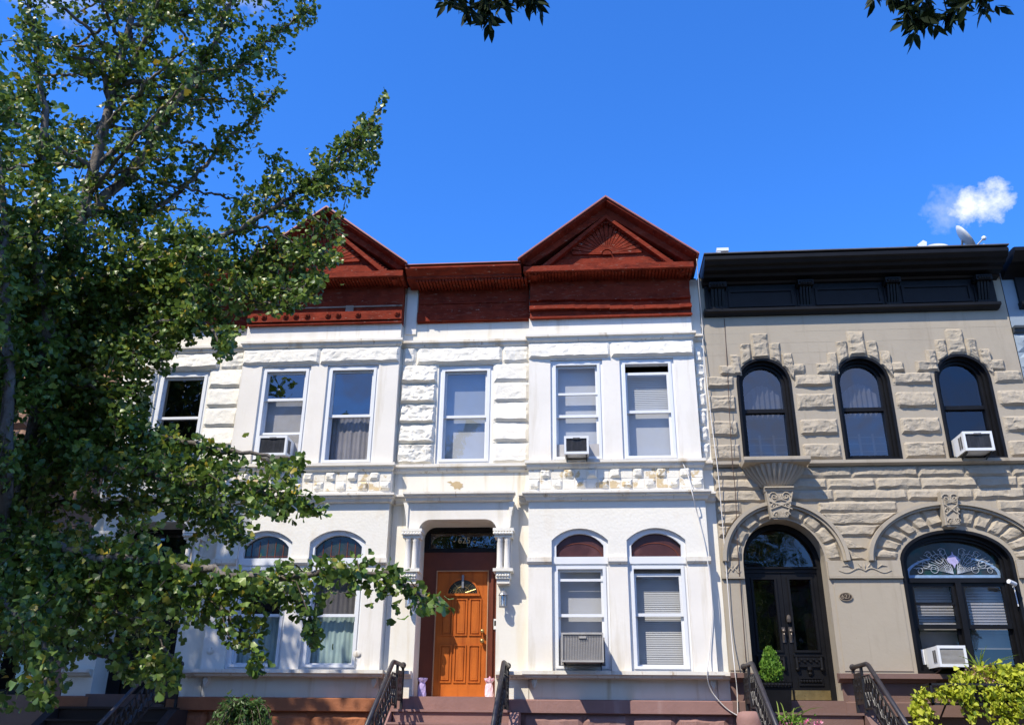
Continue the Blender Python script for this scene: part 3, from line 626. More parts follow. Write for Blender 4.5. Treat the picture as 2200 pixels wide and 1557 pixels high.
def bay_windows(root, ox, looks):
    X = lambda v: ox + v
    (u1, u2, um, l1, l2) = looks
    sash_window(root, X(-.56), X(.38), 4.44, 6.35, B, u1['rail'], u1, u1.get('gap', 0), u1.get('rails', ()), .085)
    sash_window(root, X(.69), X(1.66), 4.44, 6.35, B, u2['rail'], u2, u2.get('gap', 0), u2.get('rails', ()), .085)
    sash_window(root, X(-2.63), X(-1.62), 4.46, 6.36, 0, um['rail'], um, 0, (), .10)
    for (a, e), lk in (((-.56, .38), l1), ((.69, 1.66), l2)):
        o = sash_window(root, X(a) + .002, X(e) - .002, .985, 2.69, B + .02, lk['rail'], lk, lk.get('gap', 0), lk.get('rails', ()), .085)
        t = MB(); t.ring(segm(X(a), X(e), 2.66, 3.06, .20, 0), segm(X(a), X(e), 2.72, 3.06, .20, .075), B + .05, B + .18); t.box(X(a) + .01, X(e) - .01, B + .035, B + .15, 2.675, 2.79); t.build('transom_frame', M['vinyl'], o)
        p = MB(); p.prism(segm(X(a), X(e), 2.74, 3.06, .20, .06), B + .12, B + .13); p.build('transom_panel', M[lk['transom']], o)
        if lk['transom'] == 'maroon':
            q = MB(); c = (X(a) + X(e)) / 2 - .02; n = 12
            q.ring([(c + .40 * math.cos(PI * i / n), 2.78 + .26 * math.sin(PI * i / n)) for i in range(n + 1)], [(c + .385 * math.cos(PI * i / n), 2.78 + .245 * math.sin(PI * i / n)) for i in range(n + 1)], B + .112, B + .121, False); q.build('transom_moulding', M['doorframe'], o)
        else:
            q = MB(); c = (X(a) + X(e)) / 2
            for k in range(-2, 3): q.box(c + k * .14 - .006, c + k * .14 + .006, B + .112, B + .121, 2.79, 3.12 - abs(k) * .03)
            q.box(X(a) + .08, X(e) - .08, B + .111, B + .1195, 2.83, 2.84); q.build('leading', M['doorframe'], o)

bl = [('blind', 0, 1, 'blind')]
h2 = white_house(0.0, 2.22, 'white painted row house with an orange door and a whole red gable', True)
bay_windows(h2, 0.0, (
    dict(rail=5.30, rails=(5.71,), glass=('clear', 'clear'), behind=bl),
    dict(rail=5.36, gap=.16, glass=('clear', 'clear'), behind=[('slats', .55, .93, 'slats'), ('blind', 0, .55, 'blind')]),
    dict(rail=5.38, glass=('sky', 'clear'), behind=bl),
    dict(rail=1.86, rails=(2.42,), glass=('haze', 'haze'), behind=[('blind', 0, 1, 'blind')], transom='maroon'),
    dict(rail=1.87, gap=.08, glass=('haze', 'haze'), behind=[('slats', .0, .90, 'slats'), ('blind', .90, 1, 'screen')], transom='maroon')))
h1 = white_house(-5.39, -3.335, 'white painted row house behind the big tree, with rosettes on its red frieze', False)
bay_windows(h1, -5.39, (
    dict(rail=5.72, rails=(5.05,), glass=('sky', 'haze'), behind=[('blind', 0, .70, 'screen')]),
    dict(rail=5.38, glass=('sky', 'haze'), behind=[('curtain', 0, .52, 'curtain')]),
    dict(rail=5.45, glass=('dim', 'dim'), behind=[]),
    dict(rail=1.86, glass=('dim', 'haze'), behind=[('curtain', 0, .52, 'teal')], transom='amber'),
    dict(rail=1.86, glass=('dim', 'haze'), behind=[('curtain', 0, .52, 'teal'), ('curtain', .52, 1, 'curtain')], transom='amber')))
for px, py in ((768, 1404), (452, 1398)):
    c = at(px, py, B - .002); q = MB(); n = 16
    for rr, y_ in ((.075, 0), (.05, -.018)): q.add([(c[0] + rr * math.cos(2 * PI * i / n), c[1] + y_, c[2] + rr * .8 * math.sin(2 * PI * i / n)) for i in range(n)] + [(c[0], c[1] + y_ - .012, c[2])], [(i, (i + 1) % n, n) for i in range(n)])
    q.build('filled_vent_hole', M['trim'], h1, True)
q = MB(); pts = [(-2.40, 4.13), (-2.33, 4.145), (-2.30, 4.115), (-2.24, 4.14), (-2.17, 4.13), (-2.15, 4.10), (-2.11, 4.09), (-2.13, 4.06), (-2.10, 4.045), (-2.15, 4.02), (-2.17, 3.99), (-2.21, 4.015), (-2.26, 4.0), (-2.28, 4.05), (-2.34, 4.075), (-2.31, 4.095)]
q.prism(pts, -.004, .004); q.build('peeled_patch', M['stonetan'], h2)

# ------------------------------------------------------------------ the tan house, number 627
def tan_house():
    x0, x1 = 2.222, 7.69
    root = empty('row_house', (4.95, 0, GZ), 'tan limewashed row house with black cornice, black arched windows and black double door', 'house', 'row houses of the terrace')
    body(root, x0, x1, 8.0, M['brick'])
    WN = ((2.765, 3.725), (4.48, 5.43), (6.20, 7.15)); UZ, US, UR = 4.42, 5.885, .475
    dhole = [(2.60, .58), (3.93, .58)] + [(3.265 + .665 * math.cos(PI * i / 20), 2.73 + .69 * math.sin(PI * i / 20)) for i in range(21)]
    whole = [(5.115, .98), (6.90, .98)] + [(6.005 + .8925 * math.cos(PI * i / 24), 2.70 + .53 * math.sin(PI * i / 24)) for i in range(25)]
    w_ = MB(); w_.wall(rect(x0, x1, .5, 8.0), [dhole, whole] + [arched(a, e, UZ, US, UR + .0, 18) for a, e in WN], 0, .34); w_.build('wall', M['tan'], root)
    # smooth joints of the ashlar: thin proud beds in the upper wall
    q = MB()
    for z, a, e in ((6.88, 3.9, 7.68), (6.66, 2.3, 2.85), (6.66, 3.62, 4.6), (6.66, 5.3, 6.3), (6.44, 2.3, 2.66), (6.46, 3.8, 4.45), (6.87, 2.3, 3.0), (6.23, 3.98, 4.2)): q.box(a, e, -.0015, .003, z - .004, z + .004)
    q.build('bed_joint', M['rocktan'], root)
    # rock-faced work
    rk = MB(); k = 0
    rows = ((6.02, 5.79), (5.655, 5.36), (5.18, 4.885), (4.74, 4.45))
    spans = ((x0 + .01, 2.72), (3.78, 4.43), (5.48, 6.15), (7.20, x1 - .01))
    for zt, zb in rows:
        for a, e in spans:
            rk.rock([(a, zb), (e, zb), (e, zt), (a, zt)], 0, .06, 300 + k, .026, .85, .02, -.5); k += 1
    for (a, e) in WN:
        c = (a + e) / 2; r0 = UR + .012
        def pt(ang, rad): return (c + rad * math.cos(ang), US + rad * math.sin(ang))
        # stepped voussoirs: flat tops at the course beds, inner edge on the arch
        st = [(-.155, .155, 6.85), (-.36, -.165, 6.65), (.165, .36, 6.65), (-.55, -.37, 6.445), (.37, .55, 6.445), (-.76, -.475, 6.235), (.475, .76, 6.235)]
        for l, r, zt in st:
            zb = lambda d: US + math.sqrt(max(0, r0 * r0 - min(abs(d), r0) ** 2))
            bl_, br_ = zb(l), zb(r)
            if abs(l) > .47 or abs(r) > .56: bl_ = br_ = 6.03; 
            l2, r2 = (l, r)
            if zt < 6.3:
                if l < 0: r2 = -.46
                else: l2 = .46
            rk.rock([(c + l2, min(bl_, zt - .12)), (c + r2, min(br_, zt - .12)), (c + r, zt), (c + l, zt)], 0, .06, 340 + k, .026, 1.0, .018, -.2); k += 1
    # lower rows between the string and the arches
    def hoodx(z, cx, a, bb, z0):
        t = 1 - ((z - z0) / bb) ** 2; return a * math.sqrt(t) if t > 0 else 0
    HD = (3.28, 1.03, 1.01, 2.72); HW = (6.01, 1.42, .97, 2.72)
    zt = 4.32
    while zt > 2.75:
        zb = max(zt - .20, 2.73)
        def gaps(z):
            s_ = []
            for cx, a, bb, z0 in (HD, HW):
                h = hoodx(z, cx, a, bb, z0)
                if h > 0: s_.append((cx - h, cx + h))
            if 3.38 < z: s_.append((3.0, 3.5)) if not any(u < 3.2 < v for u, v in s_) else None
            return sorted(s_)
        gb, gt = gaps(zb + .001), gaps(zt - .001)
        # solid intervals, taking the bottom of each course for the cut
        cuts = [x0 + .01]
        for u, v in gb: cuts += [u, v]
        cuts.append(x1 - .01)
        for i in range(0, len(cuts), 2):
            a, e = cuts[i], cuts[i + 1]; x = a
            if e - a < .05: continue
            while x < e - .02:
                n = x + random.uniform(.55, 1.25)
                if e - n < .35: n = e
                def top(xx, edge):
                    if not edge: return xx
                    for u, v in gt:
                        if abs(xx - u) < .45 and abs(xx - u) <= abs(xx - v): return u
                        if abs(xx - v) < .45: return v
                    return xx
                rk.rock([(x + .003, zb + .003), (n - .003, zb + .003), (top(n, n == e and i < len(cuts) - 2) - .006, zt - .004), (top(x, x == a and i > 0) + .006, zt - .004)], 0, .045, 420 + k, .026, .8, .014, -.5); k += 1; x = n
        zt -= .2
    # voussoirs of the two big arches
    for (cx, ai, bi, ao, bo, z0, n) in ((3.27, .70, .72, .93, .92, 2.725, 9), (6.01, .94, .57, 1.33, .88, 2.725, 13)):
        for i in range(n):
            if i == n // 2: continue
            a0, a1 = PI * i / n + .012, PI * (i + 1) / n - .012
            P_ = lambda a, A, Bq: (cx + A * math.cos(a), z0 + .01 + Bq * math.sin(a))
            rk.rock([P_(a1, ai, bi), P_(a0, ai, bi), P_(a0, ao, bo), P_(a1, ao, bo)], 0, .05, 600 + k, .026, .8, .015, -.4); k += 1
    rk.build('rock_faced_masonry', M['rocktan'], root)
    # hoods
    for (cx, ao, bo, n) in ((3.275, 1.02, 1.0, 40), (6.01, 1.41, .965, 44)):
        q = MB()
        for (t0, t1, y_) in ((0, .06, -.13), (.055, .10, -.09)):
            q.ring([(cx + (ao - t0) * math.cos(PI * i / n), 2.715 + (bo - t0) * math.sin(PI * i / n)) for i in range(n + 1)], [(cx + (ao - t1) * math.cos(PI * i / n), 2.715 + (bo - t1) * math.sin(PI * i / n)) for i in range(n + 1)], y_, .002, False)
        q.build('hood_mould', M['tan'], root)
    # keystones with carved scrolls
    def key(x0t, x1t, zt, x0b, x1b, zb, y):
        q = MB(); q.prism([(x0b, zb + .03), (x0b + .04, zb), (x1b - .04, zb), (x1b, zb + .03), (x1t, zt), (x0t, zt)], y, .003)
        o = q.build('keystone', M['tan'], root); c = MB()
        cx = (x0t + x1t) / 2; h = zt - zb; wv = (x1t - x0t) * .42
        for sg in (-1, 1):
            for (zz, rr, dx) in ((.80, .075, .5), (.45, .05, .55), (.15, .055, .4)):
                z = zb + h * zz; xx = cx + sg * wv * dx
                c.tube([(xx + rr * (1 - t / 18) * math.cos(t * .55) * sg, y - .012, z + rr * (1 - t / 18) * math.sin(t * .55)) for t in range(16)], .011, 5)
            for j in range(5):
                a = PI / 2 + sg * (.25 + j * .38); c.tube([(cx + sg * .012, y - .01, zb + h * .68), (cx + .10 * math.cos(a), y - .02, zb + h * .68 + .10 * math.sin(a))], [.012, .006], 5)
                c.tube([(cx + sg * .01, y - .01, zb + h * .06), (cx + .085 * math.cos(a), y - .02, zb + h * .1 + .085 * math.sin(a))], [.011, .006], 5)
            c.tube([(cx - sg * wv * .9, y - .012, zb + h * .62), (cx, y - .015, zb + h * .48), (cx + sg * wv * .9, y - .012, zb + h * .34)], .013, 5)
        c.tube([(x0t + .015, y - .005, zt - .01), (x0b + .02, y - .005, zb + .03), (x1b - .02, y - .005, zb + .03), (x1t - .015, y - .005, zt - .01)], .012, 5)
        c.build('carved_scroll', M['rocktan'], o); return o
    key(3.03, 3.50, 3.86, 3.09, 3.37, 3.38, -.20)
    key(5.87, 6.15, 3.83, 5.86, 6.09, 3.24, -.17)
    # fluted oriel corbel above the door
    q = MB(); q.mould([(0, 3.925), (.24, 3.925), (.26, 3.905), (.22, 3.87), (.22, 3.85), (0, 3.85)], 3.05, 3.47, .12, .12, 0); co = q.build('oriel_corbel', M['tan'], root)
    bw = MB(); nfl = 15; vs = []; nz = 12; na = 150
    for j in range(nz + 1):
        t = j / nz; z = 3.93 + .365 * t; rr = .19 + .345 * (math.sin(t * PI / 2) ** .62) * (.55 + .45 * t)
        for i in range(na + 1):
            a = PI + PI * i / na; fl = 1 - .13 * (1 - abs(math.cos(nfl * (a - PI) / 1.0))) * (.35 + .65 * min(1, t * 2)) * (1 if t < .97 else .3)
            vs.append((3.24 + rr * fl * math.cos(a), .0 + rr * .74 * fl * math.sin(a), z))
    bw.add(vs, [(j * (na + 1) + i, j * (na + 1) + i + 1, (j + 1) * (na + 1) + i + 1, (j + 1) * (na + 1) + i) for j in range(nz) for i in range(na)])
    bw.build('fluted_bowl', M['tan'], co)
    q = MB(); q.mould([(0, 4.40), (.42, 4.395), (.44, 4.385), (.44, 4.335), (.41, 4.30), (0, 4.29)], 2.72, 3.76, .06, .06, 0); q.build('slab', M['tan'], co)
    # string course and imposts
    q = MB(); SC = [(0, 4.425), (.12, 4.41), (.12, 4.355), (.09, 4.34), (.06, 4.325), (0, 4.325)]
    q.mould(SC, x0, 2.655); q.mould(SC, 3.825, x1); q.build('sill_course', M['tan'], root)
    for a, e in ((x0 + .003, 2.59), (3.945, 5.105), (6.91, x1 - .003)):
        q = MB(); q.box(a, e, -.045, .002, 2.47, 2.725); q.mould([(0, 2.475), (.06, 2.465), (.06, 2.44), (0, 2.435)], a, e); io = q.build('impost_block', M['tan'], root)
        c = MB(); cx = (a + e) / 2; wv = min(.45, (e - a) * .36)
        for sg in (-1, 1):
            c.tube([(cx + sg * wv * t, -.05, 2.56 + .045 * math.sin(t * 6.5) * (1 - .4 * t)) for t in [i / 12 for i in range(13)]], [.014 - .008 * i / 12 for i in range(13)], 5)
            c.tube([(cx + sg * .02, -.05, 2.58), (cx + sg * .06, -.052, 2.63), (cx + sg * .10, -.05, 2.68)], [.006, .016, .004], 5)
            if wv > .3: c.tube([(cx + sg * .2, -.05, 2.6), (cx + sg * .27, -.052, 2.65), (cx + sg * .36, -.05, 2.63)], [.006, .016, .004], 5)
        c.tube([(cx, -.05, 2.58), (cx, -.052, 2.63), (cx, -.05, 2.70)], [.006, .016, .004], 5); c.build('carved_leaf', M['tan'], io)
    # flat pilasters and raised panel
    for a, e in ((4.01, 5.05), (x0 + .02, 2.54), (6.97, x1 - .02)): q = MB(); q.box(a, e, -.012, .001, 1.02, 2.42); q.build('raised_panel', M['tan'], root)
    # brown ledge and plinth
    q = MB()
    for a, e in ((x0, 2.56), (3.875, 5.33)): q.mould([(0, .985), (.17, .97), (.17, .90), (.10, .885), (.06, .85), (0, .84)], a, e, 0, 0, -.02)
    q.mould([(0, .985), (.17, .97), (.17, .90), (0, .88)], 5.33, x1, 0, 0, -.02)
    q.build('water_table', M['brown'], root)
    q = MB(); q.box(x0, 2.597, -.03, .06, GZ - .1, .95); q.box(3.935, x1, -.03, .06, GZ - .1, .95)
    for a, e in ((x0, 2.58), (3.93, x1)): q.mould([(0, .575), (.10, .56), (.12, .55), (.12, .36), (0, .345)], a, e, 0, 0, -.02)
    q.box(2.56, 3.96, -.12, .55, .40, .578); q.build('plinth', M['brown'], root)
    # black cornice
    q = MB(); q.box(2.33, 7.53, -.06, .03, 7.30, 8.0); co = q.build('cornice', M['black'], root)
    q = MB(); q.mould([(0, 7.325), (.14, 7.315), (.16, 7.30), (.16, 7.25), (.12, 7.23), (.10, 7.205), (0, 7.20)], 2.30, 7.52, .12, .12, 0); q.build('frieze_moulding', M['black'], co)
    q = MB(); q.mould([(0, 8.17), (.60, 8.14), (.66, 8.125), (.66, 8.055), (.62, 8.04), (.58, 7.99), (.50, 7.975), (.47, 7.93), (.34, 7.915), (.31, 7.87), (.15, 7.855), (.12, 7.82), (0, 7.81)], 2.30, 7.62, .02, .0, 0)
    q.build('crown_moulding', M['black'], co)
    q = MB(); q.box(2.28, 7.64, -.675, .4, 8.171, 8.19); q.build('capping', mat('grey_lead_flashing', (0.10, 0.10, 0.105), 0.6, 0.3, 3, [((0.20, 0.12, 0.08), 5, 0.62, 0.1, 1)]), co)
    for a, e in ((2.42, 2.68), (4.03, 4.25), (5.59, 5.80), (7.18, 7.40)):
        q = MB(); n = 4; wv = (e - a) / n
        q.box(a - .03, e + .03, -.085, -.061, 7.32, 7.83)
        for i in range(n):
            xa = a + i * wv + .008; xb = a + (i + 1) * wv - .008
            q.add([(xa, -.10, 7.33), (xb, -.10, 7.33), (xb, -.20, 7.70), (xa, -.20, 7.70), (xa, -.06, 7.33), (xb, -.06, 7.33), (xb, -.06, 7.70), (xa, -.06, 7.70)], [(0, 1, 2, 3), (0, 4, 5, 1), (0, 3, 7, 4), (1, 5, 6, 2), (3, 2, 6, 7)])
        q.box(a - .02, e + .02, -.12, -.0601, 7.322, 7.36)
        q.box(a - .03, e + .03, -.27, -.0602, 7.70, 7.80)
        for i in range(5): q.ball((a + (i + .5) * (e - a) / 5, -.27, 7.74), .035, 6)
        q.build('bracket', M['black'], co)
    q = MB()
    for a, e in ((2.75, 3.95), (4.33, 5.52), (5.88, 7.10)): q.ring(rect(a, e, 7.36, 7.72), rect(a + .05, e - .05, 7.41, 7.67), -.085, -.059)
    q.build('panel_moulding', M['black'], co)
    # upper windows
    for i, (a, e) in enumerate(WN):
        f = MB(); A = lambda ins: arched(a, e, UZ, US, UR, 20, ins)
        f.ring(A(.0), A(.045), -.012, .30); f.ring(A(.045), A(.085), .09, .30); f.ring(A(.085), A(.135), .15, .30)
        f.box(a + .13, e - .13, .155, .25, 5.37, 5.44)
        o = f.build('window', M['black'], root)
        p = MB(); p.sheet(a + .125, e - .125, .215, UZ + .15, 5.38); p.build('pane', G['sky' if i < 2 else 'dim'], o)
        p = MB(); p.plate([(x, z) for x, z in arched(a, e, 5.42 - .13, US, UR, 20, .13)], .195); p.build('pane', G['sky' if i < 2 else 'dim'], o)
        if i < 2:
            c = MB(); n = 40; xs = [a + .16 + (e - a - .32) * j / n for j in range(n + 1)]
            c.add([(x, .30 + .02 * math.sin(j * 1.1), 5.3) for j, x in enumerate(xs)] + [(x, .30 + .02 * math.sin(j * 1.1), 5.72 + .22 * math.sin(j / n * PI)) for j, x in enumerate(xs)], [(j, j + 1, j + n + 2, j + n + 1) for j in range(n)]); c.build('curtain', M['darkcurtain'], o)
            g_ = MB()
            for x in (a + .36, e - .36): g_.box(x - .018, x + .018, .24, .26, UZ + .18, 4.98)
            for z in (4.66, 4.80, 4.92): g_.box(a + .17, e - .17, .245, .255, z - .006, z + .006)
            g_.build('window_guard', M['iron'], o)
    # door: arched frame, transom and two carved leaves
    f = MB(); f.ring(dhole[0:0] + [(2.602, .58), (3.928, .58)] + [(3.265 + .663 * math.cos(PI * i / 20), 2.73 + .688 * math.sin(PI * i / 20)) for i in range(21)],
                     [(2.68, .585), (3.85, .585)] + [(3.265 + .585 * math.cos(PI * i / 20), 2.73 + .60 * math.sin(PI * i / 20)) for i in range(21)], .34, .50)
    f.box(2.66, 3.87, .36, .48, 2.60, 2.70); f.box(2.66, 3.87, .33, .36, 2.66, 2.69); fo = f.build('door_frame', M['black'], root)
    p = MB(); p.plate([(3.265 + .60 * math.cos(PI * i / 20), 2.70 + .62 * math.sin(PI * i / 20)) for i in range(21)], .42); p.build('transom_pane', G['dim'], fo)
    for s_, (a, e) in ((-1, (2.675, 3.262)), (1, (3.268, 3.855))):
        d = MB(); d.ring(rect(a, e, .60, 2.60), rect(a + .12, e - .12, 1.36, 2.49), .38, .44); do = d.build('door', M['black'], root)
        p = MB(); p.sheet(a + .10, e - .10, .41, 1.34, 2.51); p.build('pane', G['dim'], do)
        q = MB(); q.ring(rect(a + .085, e - .085, 1.325, 2.525), rect(a + .12, e - .12, 1.36, 2.49), .355, .381); q.box(a + .06, e - .06, .345, .381, 1.26, 1.29); q.build('moulding', M['black'], do)
        q = MB(); q.box(a + .10, e - .10, .35, .381, 1.10, 1.25)
        for x in (a + .10, e - .10): q.ball((x, .35, 1.07), .035, 8); q.tube([(x, .35, 1.25), (x, .34, 1.08)], .028, 6)
        q.lathe([(.0, .96), (.03, .98), (.035, 1.0), (.02, 1.02), (.045, 1.06), (.04, 1.10), (0, 1.12)], ((a + e) / 2, .36, 0), 10); q.ring(rect(a + .10, e - .10, .82, .95), rect(a + .13, e - .13, .85, .92), .36, .381)
        for k in range(8): q.ball((a + .13 + k * (e - a - .26) / 7, .345, 1.18 + .03 * (k % 2)), .022, 6); q.ball((a + .14 + k * (e - a - .28) / 7, .365, .885), .025, 6)
        q.build('carving', M['black'], do)
        hx = (e - .055) if s_ < 0 else (a + .055)
        q = MB(); q.box(hx - .03, hx + .03, .365, .381, 1.48, 1.72); q.ball((hx, .33, 1.66), .032, 8); q.tube([(hx, .345, 1.66), (hx, .32, 1.60), (hx, .345, 1.52)], .012, 6); q.build('door_handle', mat('dim_bronze', (0.12, 0.10, 0.085), 0.45, 0.2, 12, None, None, 0.4, 0.5), do)
        if s_ > 0:
            q = MB(); q.lathe([(.0, 1.78), (.035, 1.80), (.04, 1.85), (.03, 1.90), (0, 1.92)], (hx - .01, .35, 0), 10); q.build('knocker', MATS['dim_bronze'], do)
        q = MB(); q.box(a + .02, e - .01, .365, .381, .605, .75); q.build('kick_plate', M['brass'], do)
    # parlour window with a leaded fan
    A = lambda ins: [(5.117 + ins, .982 + ins), (6.898 - ins, .982 + ins)] + [(6.005 + (.891 - ins) * math.cos(PI * i / 24), 2.70 + (.528 - ins) * math.sin(PI * i / 24)) for i in range(25)]
    f = MB(); f.ring(A(0), A(.05), -.01, .30); f.ring(A(.05), A(.11), .10, .30); f.ring(A(.11), A(.15), .15, .30)
    f.box(5.25, 6.76, .13, .28, 2.395, 2.47); f.box(5.965, 6.055, .12, .28, 1.1, 2.394); o = f.build('window', M['black'], root)
    for a, e in ((5.26, 5.964), (6.056, 6.75)):
        q = MB(); q.ring(rect(a, e, 1.68, 2.394), rect(a + .055, e - .055, 1.74, 2.335), .165, .22); q.ring(rect(a, e, 1.05, 1.75), rect(a + .05, e - .05, 1.10, 1.69), .225, .27)
        if a < 5.9: q.box(a + .05, e - .05, .15, .20, 2.05, 2.08)
        so = q.build('sash', M['black'], o)
        p = MB(); p.sheet(a + .04, e - .04, .19, 1.72, 2.35); p.build('pane', G['haze'], so); p = MB(); p.sheet(a + .04, e - .04, .245, 1.08, 1.71); p.build('pane', G['dim'], so)
    sl = MB()
    for a, e in ((5.36, 5.94), (6.16, 6.74)):
        n = 15
        for i in range(n): sl.box(a, e, .32, .345, 1.62 + i * .045, 1.648 + i * .045)
        sl.box(a, e, .35, .36, 1.38, 2.40)
    sl.build('venetian_blind', M['screen'], o)
    sg = MB(); sg.prism([(6.005 + .76 * math.cos(PI * i / 24), 2.465 + (.24 if 0 < i < 24 else .0) + .42 * math.sin(PI * i / 24)) for i in range(25)], .235, .245); so = sg.build('stained_glass', M['amber'], o)
    q = MB(); q.box(5.27, 6.74, .225, .2345, 2.47, 2.53)
    for a, e in ((.74, .78),):
        n = 10
        for s_ in (-1, 1): q.ring([(6.005 + s_ * .755 * math.cos(1.1 * i / n), 2.53 + .5 * math.sin(1.1 * i / n) * .62) for i in range(n + 1)], [(6.005 + s_ * .70 * math.cos(1.1 * i / n), 2.53 + .46 * math.sin(1.1 * i / n) * .62) for i in range(n + 1)], .225, .2345, False)
    q.build('glass_border', M['blueglass'], so)
    q = MB(); q.prism([(6.07, 2.70), (6.13, 2.73), (6.15, 2.78), (6.11, 2.83), (6.06, 2.86), (6.045, 2.92), (6.03, 2.86), (5.97, 2.83), (5.94, 2.78), (5.96, 2.73), (6.02, 2.70), (6.045, 2.64)], .224, .2344); q.build('jewel', M['lilac'], so)
    q = MB(); rr_ = random.Random(5); y_ = .222
    for s_ in (-1, 1):
        for cx, cz, r0, turns in ((.10, 2.62, .075, 1.6), (.235, 2.78, .10, 1.2), (.33, 2.62, .085, 1.4), (.46, 2.70, .085, 1.3), (.56, 2.60, .06, 1.2), (.16, 2.90, .07, 1.2), (.38, 2.86, .06, 1.1)):
            q.tube([(6.04 + s_ * (cx + r0 * (1 - .62 * t / 18) * math.cos(t * turns * 2 * PI / 18 + .4)), y_, cz + r0 * (1 - .62 * t / 18) * math.sin(t * turns * 2 * PI / 18 + .4)) for t in range(19)], .0045, 4)
        for j in range(9):
            a = .25 + j * .155; q.tube([(6.04 + s_ * .03, y_, 2.55), (6.04 + s_ * (.05 + .30 * math.cos(a)), y_, 2.55 + .2 * math.sin(a) + .03), (6.04 + s_ * (.07 + .60 * math.cos(a)), y_, 2.54 + .42 * math.sin(a))], .004, 4)
    q.build('leading', M['lead'], so)
    return root
h3 = tan_house()

# ------------------------------------------------------------------ neighbours at both ends (mostly outside the frame)
def neighbour(x0, x1, m, rock, label, black):
    root = empty('row_house', ((x0 + x1) / 2, 0, GZ), label, 'house', 'row houses of the terrace')
    body(root, x0, x1, 8.0, M['brick']); wd = (x1 - x0)
    wins = [(x0 + wd * f - .5, x0 + wd * f + .5) for f in (.2, .5, .8)]
    w_ = MB(); lower = [rect(wins[0][0], wins[0][1] + .1, .58, 3.2)] + [rect(a, e, .99, 3.2) for a, e in wins[1:]]
    if not black: lower = [rect(wins[2][0], wins[2][1] + .1, .58, 3.2)] + [rect(a, e, .99, 3.2) for a, e in wins[:2]]
    w_.wall(rect(x0 + .003, x1 - .003, GZ - .1, 8.0), [rect(a, e, 4.45, 6.35) for a, e in wins] + lower, 0, .3); w_.build('wall', m, root)
    for a, e in wins:
        f = MB(); f.ring(rect(a, e, 4.45, 6.35), rect(a + .09, e - .09, 4.54, 6.26), .10, .25); f.box(a + .08, e - .08, .12, .22, 5.36, 5.43); o = f.build('window', M['black'], root)
        p = MB(); p.sheet(a + .08, e - .08, .17, 4.5, 6.3); p.build('pane', G['dim'], o)
    for h in lower:
        a, z0, e, z1 = h[0][0], h[0][1], h[1][0], h[2][1]
        f = MB(); f.ring(rect(a, e, z0, z1), rect(a + .09, e - .09, z0 + .09, z1 - .09), .12, .28); f.box(a + .08, e - .08, .14, .25, 2.5, 2.58); o = f.build('window' if z0 > .6 else 'door', M['black'], root)
        p = MB(); p.sheet(a + .08, e - .08, .19, z0 + .05, z1 - .05); p.build('pane', G['dim'], o)
    rk = MB(); k = 0
    for zt in [6.70 - .37 * i for i in range(7)]:
        sp = [x0 + .01] + [v for a, e in wins for v in (a - .03, e + .03)] + [x1 - .01] if zt < 6.5 else [x0 + .01, x1 - .01]
        for i in range(0, len(sp), 2):
            a = sp[i]
            while a < sp[i + 1] - .05:
                e = min(a + .9, sp[i + 1]); rk.rock([(a, zt - .33), (e, zt - .33), (e, zt), (a, zt)], 0, .08, x0 * 9 + k, .05, 1.0); a = e + .015; k += 1
    rk.build('rock_faced_masonry', rock, root)
    q = MB()
    for z in (6.85, 4.43, 3.86): q.mould(strp(z), x0 + .003, x1 - .003)
    q.build('string_course', m if not black else mat('dark_slate_trim', (0.05, 0.06, 0.07), .6, .15, 3), root)
    q = MB(); q.box(x0 + .22, x1 - .15, -.06, .03, 7.30, 8.0); q.mould([(0, 8.17), (.60, 8.14), (.66, 8.125), (.66, 8.055), (.58, 7.99), (.47, 7.93), (.34, 7.915), (.15, 7.855), (0, 7.81)], x0 + .02, x1 - .02)
    q.mould([(0, 7.325), (.16, 7.30), (.16, 7.24), (.10, 7.21), (0, 7.20)], x0 + .2, x1 - .12); q.build('cornice', M['black'] if black else M['doorframe'], root)
    return root
neighbour(7.70, 13.2, M['bluegrey'], M['bluegrey'], 'blue-grey row house at the right edge with a black cornice', True)
nb = neighbour(-14.3, -8.73, M['brownstone'], M['brownstone'], 'pinkish brownstone row house hidden behind the tree at the left edge', False)
for k in range(7):         # the terrace across the street, which the window glass mirrors and which shades the low sky
    o = copy_tree(nb); o.location = (-19 + 5.6 * k, -34.0, GZ); o.rotation_euler = (0, 0, PI); o['label'] = 'brownstone row house across the street, the %s one from the west' % ('first second third fourth fifth sixth seventh'.split()[k])

# ------------------------------------------------------------------ stoops and railings
def stoop(x0, x1, m, label, cheek=False):
    root = empty('stoop', ((x0 + x1) / 2, -1.5, GZ), label, 'steps', 'stoops in front of the doors')
    for i in range(10):
        z = .395 - .19 * i; y = -.50 - .30 * i; b = MB()
        b.box(x0, x1, y + .02, y + .33 if i else -.121, z - .19, z - .035); b.box(x0 - .015, x1 + .015, y - .015, y + .33 if i else -.122, z - .034, z); b.build('step', m, root)
    for xa, xb in ((x0 - .16, x0 - .02), (x1 + .02, x1 + .16)):
        b = MB(); b.add([(xa, -.13, GZ), (xb, -.13, GZ), (xb, -.13, .36), (xa, -.13, .36), (xa, -.55, .36), (xb, -.55, .36), (xa, -3.4, GZ + .1), (xb, -3.4, GZ + .1), (xa, -3.4, GZ), (xb, -3.4, GZ)],
        [(0, 1, 2, 3), (3, 2, 5, 4), (4, 5, 7, 6), (6, 7, 9, 8), (0, 3, 4, 6, 8), (1, 9, 7, 5, 2)])
        b.build('stringer', m, root)
    return root
stoop(-3.02, -1.22, M['purple'], 'purple-brown stone steps below the orange door')
